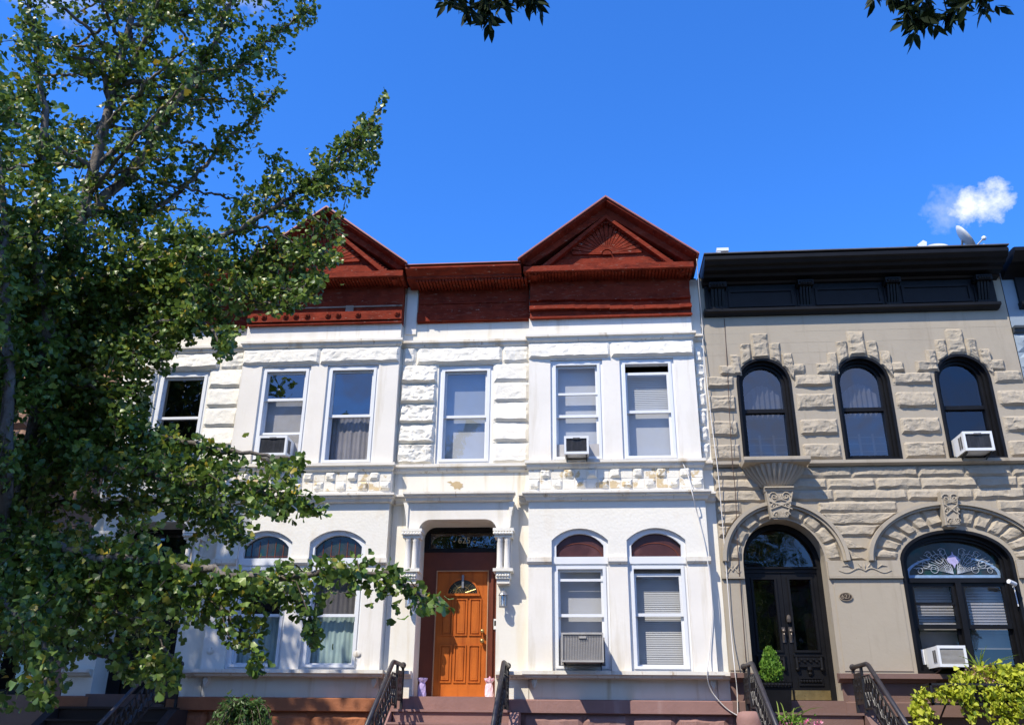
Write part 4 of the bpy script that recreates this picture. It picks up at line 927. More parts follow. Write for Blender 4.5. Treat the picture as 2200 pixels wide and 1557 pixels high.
stoop(-8.41, -6.61, mat('shade_darkened_steps', (0.045, 0.030, 0.025), 0.7, 0.15, 3), 'shaded stone steps hidden behind the tree at the left')  # deep shade at the left is put into the dark colour of these steps
stoop(2.52, 4.06, M['brown'], 'brown painted steps below the black double door')
b = MB(); b.lathe([(0, .12), (.10, .12), (.17, .10), (.20, .0), (.19, -.2), (.2, -.5), (.2, -1.7)], (2.36, -.75, .28), 14); tag(b.build('stone_newel', M['purple'], None, True), 'rounded rough stone pier at the left foot of the tan house railing', 'stone pier')

def railing(x, label):
    root = empty('stair_railing', (x, -1.6, GZ), label, 'railing', 'cast iron stoop railings')
    zt = 1.06; yb, yc = -.17, -.95; sl = .19 / .30; yl = -3.25; sz = lambda y, h: zt - h + (y - yc) * sl
    b = MB(); b.tube([(x, yb, zt), (x, yc + .05, zt), (x, yc, zt - .012), (x, yc - .06, sz(yc - .06, .0)), (x, yl, sz(yl, 0))], .034, 10); b.ball((x, yb, zt), .052, 10); b.build('handrail', M['ironrail'], root, True)
    b = MB()
    for y, za, zb in ((yb + .01, .40, zt - .02), (-.60, .40, zt - .02), (yl, GZ, sz(yl, .02)), (-2.1, max(GZ, sz(-2.1, .9)), sz(-2.1, .02))):
        b = MB(); b.box(x - .02, x + .02, y - .02, y + .02, za, zb); b.build('post', M['iron'], root)
    b = MB(); b.box(x - .010, x + .010, -.585, yb - .02, .52, .965)
    for i in range(4):
        for j in range(2):
            for sg in (-1, 1): b.add(*boss(x + sg * .010, -.27 - j * .17 - (.05 if i % 2 else 0), .60 + i * .095, .036, sg))
    b.build('pierced_panel', M['iron'], root)
    b = MB(); b.tube([(x, -.62, .90), (x, yc, .90), (x, yl, sz(yl, .16))], .013, 6); b.tube([(x, -.62, .45), (x, yc + .0, .45), (x, yl, sz(yl, .61))], .016, 6); b.build('lower_rail', M['iron'], root)
    b = MB(); y = -.70; k = 0
    while y > yl + .05:
        top = .90 if y > yc else sz(y, .16); bot = .45 if y > yc else sz(y, .61)
        mid = (top + bot) / 2; wv = .05
        b.tube([(x, y, bot), (x, y - wv * .8, bot + .10), (x, y + wv * .6, mid), (x, y - wv * .8, top - .10), (x, y, top)], [.011, .014, .016, .014, .011], 6)
        n = 12; rr = .045; yy = y - .065
        b.tube([(x, yy + rr * math.cos(t * 2 * PI / n) * .9, mid - .03 + (rr * 1.5) * math.sin(t * 2 * PI / n)) for t in range(n + 1)], .011, 5)
        if k % 2 == 0: b.tube([(x, yy + .04, bot + .05 - .02), (x, yy, bot + .11), (x, yy - .04, bot + .03)], .014, 5)
        b.tube([(x, yy + .03, top - .02), (x, yy, top - .09), (x, yy - .035, top - .05)], .012, 5)
        y -= .13; k += 1
    b.build('scrollwork', M['iron'], root); return root
def boss(x, y, z, r, sg):
    n = 8; vs = [(x + sg * .02, y, z)] + [(x, y + r * math.cos(2 * PI * i / n), z + r * math.sin(2 * PI * i / n)) for i in range(n)]
    return vs, [(0, i + 1, (i + 1) % n + 1) for i in range(n)]
railing(-2.965, 'black cast iron railing on the left of the orange door steps')
railing(-1.27, 'black cast iron railing on the right of the orange door steps')
railing(2.43, 'black cast iron railing beside the clipped conifer and black double door')
railing(4.09, 'black cast iron railing nearest the lime green vine')
railing(-6.66, 'black iron railing in the deep shade under the tree')

# ------------------------------------------------------------------ window air conditioners
def air_con(x0, x1, z0, z1, yf, yb, style, label, wx0, wx1):
    root = empty('air_conditioner', ((x0 + x1) / 2, yb, z0), label, 'air conditioner', 'window air conditioners')
    shell = M['acgrey'] if style == 'grey' else M['acwhite']
    b = MB(); t = .035 if style != 'grey' else .022
    b.ring(rect(x0, x1, z0, z1), rect(x0 + t, x1 - t, z0 + t * 1.2, z1 - t * 1.2), yf, yf + .05); b.box(x0 + .004, x1 - .004, yf + .05, yb, z0 + .004, z1 - .004); b.build('case', shell, root)
    g = MB(); g.box(x0 + t - .002, x1 - t + .002, yf + .03, yf + .045, z0 + t, z1 - t); gm = M['acgrille'] if style != 'grey' else M['screen']
    g.build('coil', gm, root)
    l = MB(); n = 13
    if style == 'slat':
        for i in range(n):
            z = z0 + t * 1.3 + (i + .5) * (z1 - z0 - 2.6 * t) / n; l.box(x0 + t, x1 - t, yf + .012, yf + .028, z - .005, z + .005)
    elif style == 'grey':
        n = 24
        for i in range(n):
            x = x0 + t * 1.3 + (i + .5) * (x1 - x0 - 2.6 * t) / n; l.box(x - .003, x + .003, yf + .012, yf + .028, z0 + t, z1 - t)
        l.box((x0 + x1) / 2 - .05, (x0 + x1) / 2 + .06, yf - .004, yf + .03, z1 - .085, z1 - .055)
    else:
        for i in range(n):
            z = z0 + t * 1.3 + (i + .5) * (z1 - z0 - 2.6 * t) / n; l.box(x0 + t, x1 - t, yf + .02, yf + .028, z - .002, z + .002)
        l.box((x0 + x1) / 2 - .06, (x0 + x1) / 2 + .06, yf - .004, yf + .02, z1 - .055, z1 - .03)
    l.build('grille', M['acgrey'] if style != 'plain' else M['acgrille'], root)
    for sx in (x0 - .002, x1 + .002):
        v = MB()
        for k in range(2):
            y = yf + .09 + k * .075; v.box(sx - .004, sx + .004, y, y + .045, z0 + .07, z1 - .06)
        v.build('side_vent', M['acgrille'], root)
    for xa, xb in ((wx0, x0 - .004), (x1 + .004, wx1)):
        if xb - xa > .025: p = MB(); p.box(xa, xb, yb - .04, yb - .02, z0, z1 - .01); p.build('side_panel', M['acwhite'] if style == 'slat' else M['screen'], root)
    k = MB()
    for x in (x0 + .03, x1 - .05): k.box(x, x + .02, yf + .06, yb, z0 - .03, z0 - .002); k.tube([(x + .01, yf + .1, z0 - .03), (x + .01, yb - .02, z0 - .11)], .010, 5)
    k.build('support_bracket', M['iron'], root); return root
air_con(-.40, .25, 1.085, 1.52, -.66, -.02, 'grey', 'large weathered grey air conditioner in the ground floor window right of the orange door', -.44, .29)
air_con(-.32, .10, 4.46, 4.78, -.50, -.02, 'plain', 'small dark-faced air conditioner with a rusty edge in the upper window over the grey unit', -.47, .29)
air_con(-5.72, -5.20, 4.52, 4.88, -.48, -.02, 'plain', 'white air conditioner in the upper window just above the tree branch', -5.92, -5.10)
air_con(6.31, 6.78, 4.45, 4.78, -.42, .14, 'plain', 'white air conditioner in the right-hand black arched window', 6.31, 6.9)
air_con(5.32, 5.74, 1.06, 1.37, -.40, .20, 'slat', 'white slatted air conditioner above the lime green vine', 5.27, 5.95)

# ------------------------------------------------------------------ wall lanterns, number plate, security camera
def lantern(x, z, label):
    root = empty('wall_lantern', (x, -.02, z), label, 'lantern', 'lanterns beside the orange door'); yc = -.13
    b = MB(); b.lathe([(0, .0), (.035, .01), (.05, .05), (.03, .08), (0, .085)], (x, -.02, z + .02), 10, 1, .5); b.tube([(x, -.02, z + .06), (x, -.08, z + .13), (x, yc, z + .14), (x, yc, z + .10)], .012, 6); b.build('bracket', M['steel'], root)
    b = MB(); b.lathe([(0, .115), (.02, .11), (.04, .095), (.075, .05), (.082, .035), (.07, .03), (0, .03)], (x, yc, z), 12); b.lathe([(0, -.16), (.065, -.16), (.07, -.145), (.06, -.135), (0, -.135)], (x, yc, z), 12)
    for i in range(6): a = i * PI / 3; b.tube([(x + .066 * math.cos(a), yc + .066 * math.sin(a), z + .035), (x + .060 * math.cos(a), yc + .060 * math.sin(a), z - .14)], .006, 5)
    b.build('cage', M['steel'], root)
    b = MB(); b.lathe([(.055, .03), (.052, -.135)], (x, yc, z), 12); b.build('glass_shade', G['clear'], root)
    b = MB(); b.lathe([(0, .02), (.022, .015), (.03, -.02), (.018, -.06), (.018, -.1), (0, -.1)], (x, yc, z), 8); b.build('bulb', M['acwhite'], root)
lantern(-1.365, 2.13, 'grey carriage lantern on the white wall right of the orange door')
lantern(-2.93, 2.13, 'grey carriage lantern half hidden by leaves left of the orange door')
root = empty('house_number_plate', (4.17, -.015, 2.15), 'small dark oval plate with the raised number 627', 'number plate')
ov = lambda k: [(4.17 + .105 * k * math.cos(2 * PI * i / 24), 2.15 + .066 * k * math.sin(2 * PI * i / 24)) for i in range(24)]
b = MB(); b.prism(ov(.93), -.028, -.0125); b.build('plate', mat('dark_bronze', (.05, .035, .025), .5, .15, 9), root)
b = MB(); b.ring(ov(1.0), ov(.88), -.036, -.012); b.build('rim', mat('pale_bronze', (.30, .24, .17), .5, .15, 9), root)
text('numerals', '627', .098, (4.17, -.033, 2.15), MATS['pale_bronze'], root, .005)
root = empty('security_camera', (6.80, -.02, 2.33), 'small white security camera on the black frame of the parlour window', 'camera')
b = MB(); b.tube([(6.79, -.11, 2.33), (6.66, -.20, 2.36)], .035, 10); b.build('housing', M['acwhite'], root)
b = MB(); b.tube([(6.80, .0, 2.30), (6.80, -.10, 2.32)], .016, 6); b.tube([(6.81, -.012, 2.30), (6.815, -.015, 2.0)], .008, 5); b.build('mount', M['acwhite'], root)

# ------------------------------------------------------------------ cables on the facade
def cable(pts, r, m, label):
    P = [at(*p) for p in pts]; sm = []
    for i in range(len(P) - 1):      # Catmull-Rom
        p0, p1, p2, p3 = P[max(i - 1, 0)], P[i], P[i + 1], P[min(i + 2, len(P) - 1)]
        for t in np.linspace(0, 1, 8, endpoint=False): sm.append(.5 * ((2 * p1) + (-p0 + p2) * t + (2 * p0 - 5 * p1 + 4 * p2 - p3) * t * t + (-p0 + 3 * p1 - 3 * p2 + p3) * t ** 3))
    sm.append(P[-1]); b = MB(); b.tube([tuple(p) for p in sm], r, 6); return tag(b.build('cable', m, None, True), label, 'cable', 'cables down the white house corner')
cable([(1462, 985, -.2), (1478, 1020, -.24), (1488, 1062, -.36), (1500, 1110, -.2), (1518, 1190, -.2), (1530, 1300, -.19), (1524, 1400, -.20), (1519, 1442, -.30), (1526, 1478, -.2), (1545, 1505, -.17), (1566, 1525, -.15), (1588, 1538, -.15)], .009, M['cable'], 'white cable looping down the white house corner from the upper sill to the plinth')
cable([(1497, 556, -.70), (1502, 620, -.4), (1508, 690, -.05), (1512, 760, -.10), (1528, 900, -.10), (1542, 1010, -.14), (1552, 1120, -.10), (1561, 1230, -.08), (1571, 1360, -.08), (1579, 1440, -.22), (1584, 1490, -.16), (1586, 1600, -.2)], .008, M['cable'], 'thin white cable running straight down between the white house and the tan house')
cable([(1556, 685, -.01), (1561, 760, -.01), (1567, 880, -.10), (1573, 990, -.13), (1580, 1060, -.09), (1585, 1180, -.08), (1594, 1300, -.02), (1603, 1420, -.02)], .006, M['darkcable'], 'thin dark cable down the left edge of the tan house wall')

# ------------------------------------------------------------------ on the roofs
def dish(name, c, r, tilt, yaw, label, pole=.6, lnb=True):
    root = empty(name, (c[0], c[1], 8.06), label, 'satellite dish', 'satellite dishes on the tan house roof')
    Mx = Matrix.Translation(Vector(c)) @ Matrix.Rotation(yaw, 4, 'Z') @ Matrix.Rotation(tilt, 4, 'X')
    b = MB(); b.lathe([(0, 0), (r * .4, r * .05), (r * .75, r * .15), (r, r * .27), (r * 1.02, r * .265), (r * .75, r * .10), (r * .4, r * .0), (0, -.02)], (0, 0, 0), 24, .9, 1.0); b.v = [tuple(Mx @ Vector(p)) for p in b.v]; b.build('reflector', M['dish'], root, True)
    b = MB(); b.tube([tuple(Mx @ Vector((0, 0, -.01))), (c[0], c[1] + .08, c[2] - .12), (c[0], c[1] + .08, 8.06)], .022, 7)
    if lnb: b.tube([tuple(Mx @ Vector((0, -r * .95, r * .2))), tuple(Mx @ Vector((0, -r * .75, r * 1.0)))], .014, 6)
    b.build('mast', M['steel'], root)
    if lnb:
        b = MB(); p = Mx @ Vector((0, -r * .75, r * 1.02)); b.ball(tuple(p), .045, 8); b.build('receiver', M['acwhite'], root)
dish('satellite_dish', tuple(at(2068, 515, .05)), .28, math.radians(62), math.radians(70), 'tall grey satellite dish seen almost edge-on at the right end of the roof')
dish('satellite_dish', tuple(at(2014, 540, .15)), .24, math.radians(50), math.radians(-12), 'low pale satellite dish just showing over the black cornice', lnb=False)
root = empty('antenna_panel', tuple(at(1984, 530, .05)), 'small white angled antenna panel left of the low dish', 'antenna')
p = at(1982, 526, .05); b = MB(); q = [Vector((-.11, 0, -.01)), Vector((.02, 0, .09)), Vector((.08, .03, .05)), Vector((.06, .02, -.06)), Vector((-.02, 0, -.09))]; b.prism([(p[0] + v.x, p[2] + v.z) for v in q], p[1] - .02, p[1] + .05); b.build('panel', M['acwhite'], root)
b = MB(); b.tube([(p[0] + .03, p[1] + .02, p[2] - .04), (p[0] + .03, p[1] + .02, 8.06)], .018, 6); b.build('mast', M['iron'], root)
p = at(2110, 530, .05); root = empty('roof_aerial', (p[0], p[1], 8.06), 'tiny pale aerial stub beside the tall dish', 'aerial')
b = MB(); b.tube([(p[0] - .06, p[1], p[2] - .03), (p[0] + .05, p[1], p[2] + .05)], .018, 6); b.build('arm', M['dish'], root); b = MB(); b.tube([(p[0] - .02, p[1] + .02, p[2]), (p[0] - .02, p[1] + .02, 8.06)], .012, 6); b.build('mast', M['iron'], root)
p = at(1552, 541, -.1); root = empty('roof_junction_box', (p[0], p[1], 8.2), 'small white box on the left end of the black cornice', 'junction box')
b = MB(); b.box(p[0] - .11, p[0] + .11, p[1] - .06, p[1] + .06, p[2] - .01, p[2] + .055); b.box(p[0] - .105, p[0] - .04, p[1] - .05, p[1] + .05, p[2] - .04, p[2] - .011); b.build('box', M['acwhite'], root)
b = MB(); b.tube([(p[0] + .06, p[1], p[2]), (p[0] + .06, p[1], 8.25)], .012, 6); b.tube([(p[0] - .08, p[1], p[2] - .03), (p[0] - .08, p[1], 8.25)], .012, 6); b.build('leg', M['steel'], root)

# ------------------------------------------------------------------ gift bags on the doorstep
def bag(x, y, m, mf, label):
    root = empty('gift_bag', (x, y, .598), label, 'gift bag', 'tissue-wrapped gifts on the doorstep')
    b = MB(); n = 14; vs = []
    prof = [(.062, .0), (.070, .03), (.066, .12), (.058, .18), (.045, .215), (.075, .26), (.085, .29)]
    for r, z in prof:
        for i in range(n):
            a = 2 * PI * i / n; rr = r * (1 + .10 * math.sin(a * 5 + z * 30)); vs.append((x + rr * math.cos(a), y + rr * .7 * math.sin(a), .60 + z))
    b.add(vs, [(j * n + i, j * n + (i + 1) % n, (j + 1) * n + (i + 1) % n, (j + 1) * n + i) for j in range(len(prof) - 1) for i in range(n)] + [tuple(range(n))]); b.build('wrapping', m, root)
    b = MB(); r_ = random.Random(x)
    for k in range(16):
        a = r_.random() * 2 * PI; e = r_.uniform(.1, 1.2); c = Vector((x, y, .83)); d = Vector((math.cos(a) * math.cos(e), math.sin(a) * math.cos(e), math.sin(e))); s_ = d.cross(Vector((0, 0, 1))).normalized() * .028
        t = c + d * r_.uniform(.06, .11); b.add([tuple(c), tuple(c + d * .05 + s_), tuple(t), tuple(c + d * .05 - s_)], [(0, 1, 2, 3)])
    b.build('bow', mf, root)
bag(-2.70, .16, M['lavender'], mat('white_lilac_ribbon', (.70, .62, .80), .5, .15, 20), 'lavender gift bag with a pale bow left of the orange door')
bag(-1.60, .16, M['palepink'], M['pink'], 'pink gift bag with a bright pink bow right of the orange door')

# ------------------------------------------------------------------ foliage
def leaf_cloud(name, pos, size, tverts, tfaces, m, parent, hang=0.5, up=0.3, axis=None, seed=1):
    """many small leaves in one mesh: pos (N,3), size (N,), template in x (width) y (length) z (curl)"""
    r = np.random.default_rng(seed); n = len(pos)
    d = r.normal(size=(n, 3)) * 0.75; d[:, 2] -= hang
    if axis is not None: d += axis
    d /= np.linalg.norm(d, axis=1, keepdims=True)
    nn = r.normal(size=(n, 3)); nn[:, 2] += up * 2; nn -= d * np.sum(nn * d, axis=1, keepdims=True); nn /= np.linalg.norm(nn, axis=1, keepdims=True)
    sx = np.cross(d, nn); T = np.array(tverts)
    v = pos[:, None, :] + size[:, None, None] * (T[None, :, 0:1] * sx[:, None, :] + T[None, :, 1:2] * d[:, None, :] + T[None, :, 2:3] * nn[:, None, :])
    k = len(T); v = v.reshape(-1, 3)
    off = Vector((0, 0, 0)); q = parent
    while q is not None: off += q.location; q = q.parent
    v = v - np.array(off)
    fl = np.concatenate([np.array(f) for f in tfaces]); tot = np.array([len(f) for f in tfaces])
    me = bpy.data.meshes.new(name); me.vertices.add(len(v)); me.vertices.foreach_set('co', v.astype(np.float32).ravel())
    loops = (fl[None, :] + (np.arange(n) * k)[:, None]).ravel(); me.loops.add(len(loops)); me.loops.foreach_set('vertex_index', loops.astype(np.int32))
    tt = np.tile(tot, n); me.polygons.add(len(tt)); me.polygons.foreach_set('loop_start', np.concatenate([[0], np.cumsum(tt)[:-1]]).astype(np.int32)); me.polygons.foreach_set('loop_total', tt.astype(np.int32))
    me.polygons.foreach_set('use_smooth', np.ones(len(tt), bool)); me.materials.append(m); me.update(calc_edges=True); me.validate()
    o = bpy.data.objects.new(name, me); COL.objects.link(o)
    if parent: o.parent = parent
    return o
ga = [math.radians(a) for a in (-50, -32, -12, 0, 12, 32, 50)]; gr = [.86, 1.0, 1.0, .80, 1.0, 1.0, .86]
GINK_V = [(0, 0, 0)] + [(r * math.sin(a), r * math.cos(a), .42 * abs(math.sin(a)) ** 1.3 - .12 + .10 * (i % 2)) for i, (a, r) in enumerate(zip(ga, gr))]
GINK_F = [(0, i, i + 1) for i in range(1, 7)]
LANCE_V = [(0, 0, 0), (-.16, .30, .03), (-.13, .62, .02), (0, 1, -.04), (.13, .62, .02), (.16, .30, .03)]; LANCE_F = [(0, 1, 2, 3), (0, 3, 4, 5)]
HEART_V = [(0, .1, -.06), (-.28, -.02, .06), (-.46, .22, .10), (-.32, .62, .05), (0, 1, -.22), (.32, .62, .05), (.46, .22, .10), (.28, -.02, .06)]; HEART_F = [(0, 1, 2, 3, 4), (0, 4, 5, 6, 7)]
GINK = leafmat('ginkgo_leaf', [(0, (.050, .100, .016)), (.4, (.090, .165, .025)), (.75, (.145, .235, .038)), (.93, (.24, .33, .055)), (.965, (.30, .30, .04)), (1.0, (.50, .36, .03))], .40, .28, .55)

MASK = [(-400, -300), (760, -300), (690, 0), (684, 40), (640, 90), (630, 130), (608, 200), (590, 215), (560, 250), (548, 300), (575, 335), (640, 305), (690, 325), (760, 270), (832, 190), (822, 270), (815, 340), (790, 420), (745, 430), (740, 470), (732, 560), (700, 590), (695, 640), (640, 662), (600, 675), (560, 690),
        (505, 720), (500, 765), (470, 775), (460, 720), (380, 745), (375, 800), (340, 805), (325, 850), (320, 905), (380, 880), (440, 938), (495, 962), (540, 988), (620, 988), (642, 974), (665, 985), (650, 1010), (640, 1040), (700, 1092), (695, 1105), (640, 1120), (620, 1130), (560, 1090), (545, 1130), (540, 1170), (515, 1180), (470, 1160), (440, 1180),
        (430, 1232), (500, 1225), (560, 1230), (600, 1215), (640, 1205), (680, 1190), (740, 1190), (820, 1188), (865, 1208), (885, 1250), (972, 1290), (972, 1315), (900, 1312), (880, 1300), (850, 1335), (810, 1310), (780, 1280), (720, 1290), (690, 1300), (696, 1390), (660, 1392), (640, 1330), (600, 1310), (570, 1380), (582, 1440), (545, 1460), (535, 1400), (490, 1390), (470, 1350),
        (420, 1340), (390, 1360), (385, 1480), (340, 1485), (320, 1460), (250, 1470), (230, 1400), (170, 1400), (150, 1460), (100, 1530), (40, 1530), (-400, 1600)]
def inside(pts, poly):
    x, y = pts[:, 0], pts[:, 1]; c = np.zeros(len(pts), bool); n = len(poly)
    for i in range(n):
        (x0, y0), (x1, y1) = poly[i], poly[i - 1]
        if y0 == y1: continue
        c ^= ((y0 > y) != (y1 > y)) & (x < (x1 - x0) * (y - y0) / (y1 - y0) + x0)
    return c
def project(p):
    c = (p - CAM) @ R; return np.stack([1100 + F * c[:, 0] / c[:, 2], 778.5 - F * c[:, 1] / c[:, 2]], 1)

def ginkgo():
    root = empty('ginkgo_tree', (-4.78, -8.0, GZ), 'tall green ginkgo tree standing in front of the left white house', 'tree')
    T = lambda z: np.array([-4.78 + .05 * math.sin(z * .9), -8.0 + .05 * math.cos(z * 1.1), z])
    zs = np.linspace(GZ - .02, 9.6, 26); b = MB(); b.tube([tuple(T(z)) for z in zs], [max(.02, .115 * (1 - (z + 1.6) / 12.5)) for z in zs], 10); b.build('trunk', M['bark'], root, True)
    # limbs surveyed from the photograph: start height on the trunk, then (px, py, y)
    L = [(3.2, [(300, 620, -7.8), (430, 520, -7.7), (560, 470, -7.6), (650, 400, -7.5), (720, 350, -7.5), (780, 285, -7.4), (828, 215, -7.4)], .032, .85),
         (4.6, [(280, 375, -7.9), (370, 240, -8.0), (450, 110, -8.1), (500, 0, -8.2), (540, -120, -8.2)], .05, .85),
         (5.2, [(390, 200, -7.7), (470, 165, -7.6), (540, 120, -7.5), (600, 70, -7.4), (670, 15, -7.4)], .03, .85),
         (4.3, [(300, 470, -7.5), (400, 400, -7.3), (480, 310, -7.2), (560, 235, -7.1), (600, 190, -7.1)], .03, .85),
         (2.9, [(250, 650, -7.6), (380, 590, -7.4), (500, 570, -7.3), (610, 560, -7.2), (700, 545, -7.2)], .04, 1.35),
         (2.6, [(250, 700, -7.9), (380, 640, -8.0), (500, 620, -8.0), (620, 620, -8.0), (680, 610, -8)], .035, 1.2),
         (2.5, [(240, 740, -8.3), (350, 690, -8.4), (440, 690, -8.4), (480, 740, -8.4)], .03, 1.0),
         (1.9, [(200, 900, -8.2), (300, 930, -8.3), (420, 955, -8.4), (540, 975, -8.4), (640, 985, -8.4)], .035, 1.3),
         (1.7, [(150, 1000, -8.4), (300, 1010, -8.6), (430, 1040, -8.7), (570, 1060, -8.8), (690, 1095, -8.8)], .035, 1.3),
         (1.5, [(120, 1080, -8.0), (250, 1080, -8.0), (380, 1080, -8.0), (480, 1110, -8.1), (520, 1150, -8.1)], .03, 1.1),
         (1.2, [(60, 1160, -8.6), (200, 1190, -8.9), (340, 1210, -9.1), (480, 1235, -9.2), (600, 1240, -9.3), (720, 1225, -9.4), (830, 1235, -9.4), (900, 1275, -9.4), (962, 1303, -9.4)], .035, 1.0),
         (1.1, [(200, 1230, -8.8), (360, 1260, -9.0), (470, 1300, -9.1), (530, 1370, -9.1), (560, 1440, -9.1)], .02, .9),
         (1.2, [(420, 1240, -9.0), (580, 1260, -9.1), (660, 1300, -9.1), (680, 1380, -9.1)], .02, .8),
         (1.0, [(100, 1250, -8.8), (220, 1310, -9.0), (330, 1340, -9.1), (360, 1400, -9.1), (355, 1470, -9.1)], .02, 1.0),
         (.9, [(0, 1280, -9.0), (80, 1360, -9.3), (110, 1430, -9.4), (90, 1510, -9.4)], .02, .8),
         (1.0, [(60, 1230, -8.5), (180, 1300, -8.6), (240, 1380, -8.6), (280, 1450, -8.6)], .02, .9),
         (2.2, [(110, 700, -8.6), (70, 520, -8.8), (100, 290, -8.9), (75, 120, -9.0), (55, -60, -9.0)], .06, 1.0),
         (.6, [(15, 1000, -8.9), (20, 800, -9.0), (12, 600, -9.1), (0, 380, -9.1), (-15, 200, -9.1)], .06, .9),
         (6.2, [(330, 60, -8.3), (340, 0, -8.5), (420, -90, -8.7)], .03, .9), (6.0, [(220, 140, -8.1), (150, 120, -8.2), (70, 60, -8.3)], .03, .6), (7.0, [(560, -20, -7.8), (640, -60, -7.8)], .03, 1.0)]
    for z0, pp in ((2.6, [(170, 640), (260, 605), (340, 590), (400, 605)]), (2.3, [(150, 745), (230, 740), (300, 760), (350, 775)]), (2.0, [(130, 820), (200, 830), (270, 845), (315, 860)]), (2.4, [(170, 700), (260, 695), (340, 705), (420, 715)]), (2.7, [(200, 600), (300, 560), (400, 545), (470, 560)]), (1.8, [(120, 900), (190, 900), (250, 900), (300, 910)]), (2.9, [(230, 560), (330, 520), (420, 510)]), (1.9, [(150, 960), (260, 980), (360, 1000), (440, 1000)])):
        L.append((z0, [(x, y, -8.2 + .25 * math.sin(x)) for x, y in pp], .02, 1.3))
    for z0, pp in (((640, 405, -7.5), [(720, 400, -7.4), (785, 405, -7.4)]), ((600, 440, -7.55), [(690, 475, -7.5), (735, 510, -7.5)]), ((690, 365, -7.5), [(760, 350, -7.3), (808, 335, -7.3)]), ((540, 480, -7.6), [(640, 525, -7.5), (715, 560, -7.5)]), ((560, 470, -7.6), [(580, 400, -7.5), (590, 345, -7.5)]), ((740, 320, -7.45), [(800, 290, -7.3), (815, 270, -7.3)]),
                   ((450, 575, -7.4), [(560, 605, -7.3), (650, 615, -7.3), (690, 595, -7.3)]), ((480, 620, -8.0), [(560, 652, -8.0), (625, 660, -8.0)]), ((480, 570, -7.3), [(580, 585, -7.2), (680, 640, -7.2)]), ((400, 640, -8.0), [(470, 680, -8.0), (490, 750, -8.0)])):
        L.append((z0, pp, .012, .75))
    NS = len(L); r = np.random.default_rng(3)
    for k in range(74):        # the fuller left and inner part of the crown
        z = r.uniform(.6, 8.4); a = r.uniform(0, 2 * PI); ln = r.uniform(1.0, 2.3) * (1.0 if z < 6 else .75)
        s0 = T(z); d = np.array([math.cos(a) * 1.0 - .25, math.sin(a) * .8, r.uniform(-.05, .65)]); d /= np.linalg.norm(d)
        pts = [s0 + d * ln * t + np.array([0, 0, -.35 * ln * t * t * (1 if z < 4 else .3)]) for t in (.3, .6, .85, 1.0)]
        L.append((z, [tuple(p) for p in pts], .020, .95 if z < 4.0 else .17))
    br = MB(); tw = MB(); P_ = []; S_ = []
    for li, (z0, pts, rad, dens) in enumerate(L):
        W = [at(*z0) if isinstance(z0, tuple) else T(z0)] + [np.array(p) if li >= NS else at(*p) for p in pts]
        sm = []
        for i in range(len(W) - 1):
            for t in np.linspace(0, 1, 6, endpoint=False): sm.append(W[i] * (1 - t) + W[i + 1] * t + r.normal(size=3) * .012)
        sm.append(W[-1]); n = len(sm); br.tube([tuple(p) for p in sm], [rad * (1 - .85 * i / n) + .004 for i in range(n)], 6)
        seg = np.array(sm); dl = np.linalg.norm(np.diff(seg, axis=0), axis=1); cum = np.concatenate([[0], np.cumsum(dl)]); tot = cum[-1]
        s = .12 * tot if li < NS else .06 * tot
        while s < tot:
            i = min(np.searchsorted(cum, s) - 1, n - 2); i = max(i, 0); f = (s - cum[i]) / max(dl[i], 1e-6); p = seg[i] * (1 - f) + seg[i + 1] * f; ld = (seg[i + 1] - seg[i]) / max(dl[i], 1e-6)
            d = r.normal(size=3) * .7 + ld * .55 + np.array([0, 0, .12]); d /= np.linalg.norm(d); fr = s / tot
            tl = r.uniform(.12, .62) * (1 - .40 * fr) * (1.0 if li < NS else 1.1)
            e = p + d * tl; droop = np.array([0, 0, -tl * .35])
            if r.random() < .5 and inside(project(np.array([e + droop, p + d * tl * .5])), MASK).all(): tw.tube([tuple(p), tuple(p + d * tl * .5), tuple(e + droop)], [.005, .004, .0025], 4, False)
            m = max(2, int(tl / .055))
            for j in range(m):
                t = (j + .6) / m; c = p + d * tl * t + droop * t * t
                for _ in range(r.integers(3, 7)): P_.append(c + r.normal(size=3) * .04); S_.append(r.uniform(.034, .058))
            s += r.uniform(.022, .060) / dens
        for _ in range(10): P_.append(seg[-1] + r.normal(size=3) * .04); S_.append(r.uniform(.05, .075))
    P_ = np.array(P_); S_ = np.array(S_); px = project(P_); keep = inside(px, MASK) | (r.random(len(P_)) < .015)
    gap = [(432, 335), (470, 345), (505, 385), (490, 445), (450, 440), (438, 400)]; keep &= ~inside(px, gap) | (r.random(len(P_)) < .15)
    P_, S_ = P_[keep], S_[keep]; print('ginkgo leaves', len(P_))
    br.build('limb', M['bark'], root, True); tw.build('twig', M['twig'], root)
    leaf_cloud('crown', P_, S_, GINK_V, GINK_F, GINK, root, .35, .35, None, 5)
    return root
gk = ginkgo()
g2 = copy_tree(gk); g2.location = (-10.6, -5.0, GZ); g2['label'] = 'second ginkgo behind the first, mostly outside the left edge'
for x, y, rz, lb in ((-16.5, -5.2, .4, 'ginkgo farther left along the pavement, outside the picture'), (-6.0, -21.0, 1.3, 'ginkgo across the street on the far left, mirrored in the window glass'), (0.8, -21.4, 2.6, 'ginkgo across the street behind the viewer, mirrored in the window glass'), (7.6, -20.9, 4.1, 'ginkgo across the street on the right, mirrored in the window glass'), (13.4, -21.2, 5.3, 'ginkgo across the street on the far right, mirrored in the window glass')):
    g = copy_tree(gk); g.location = (x, y, GZ); g.rotation_euler = (0, 0, rz); g['label'] = lb

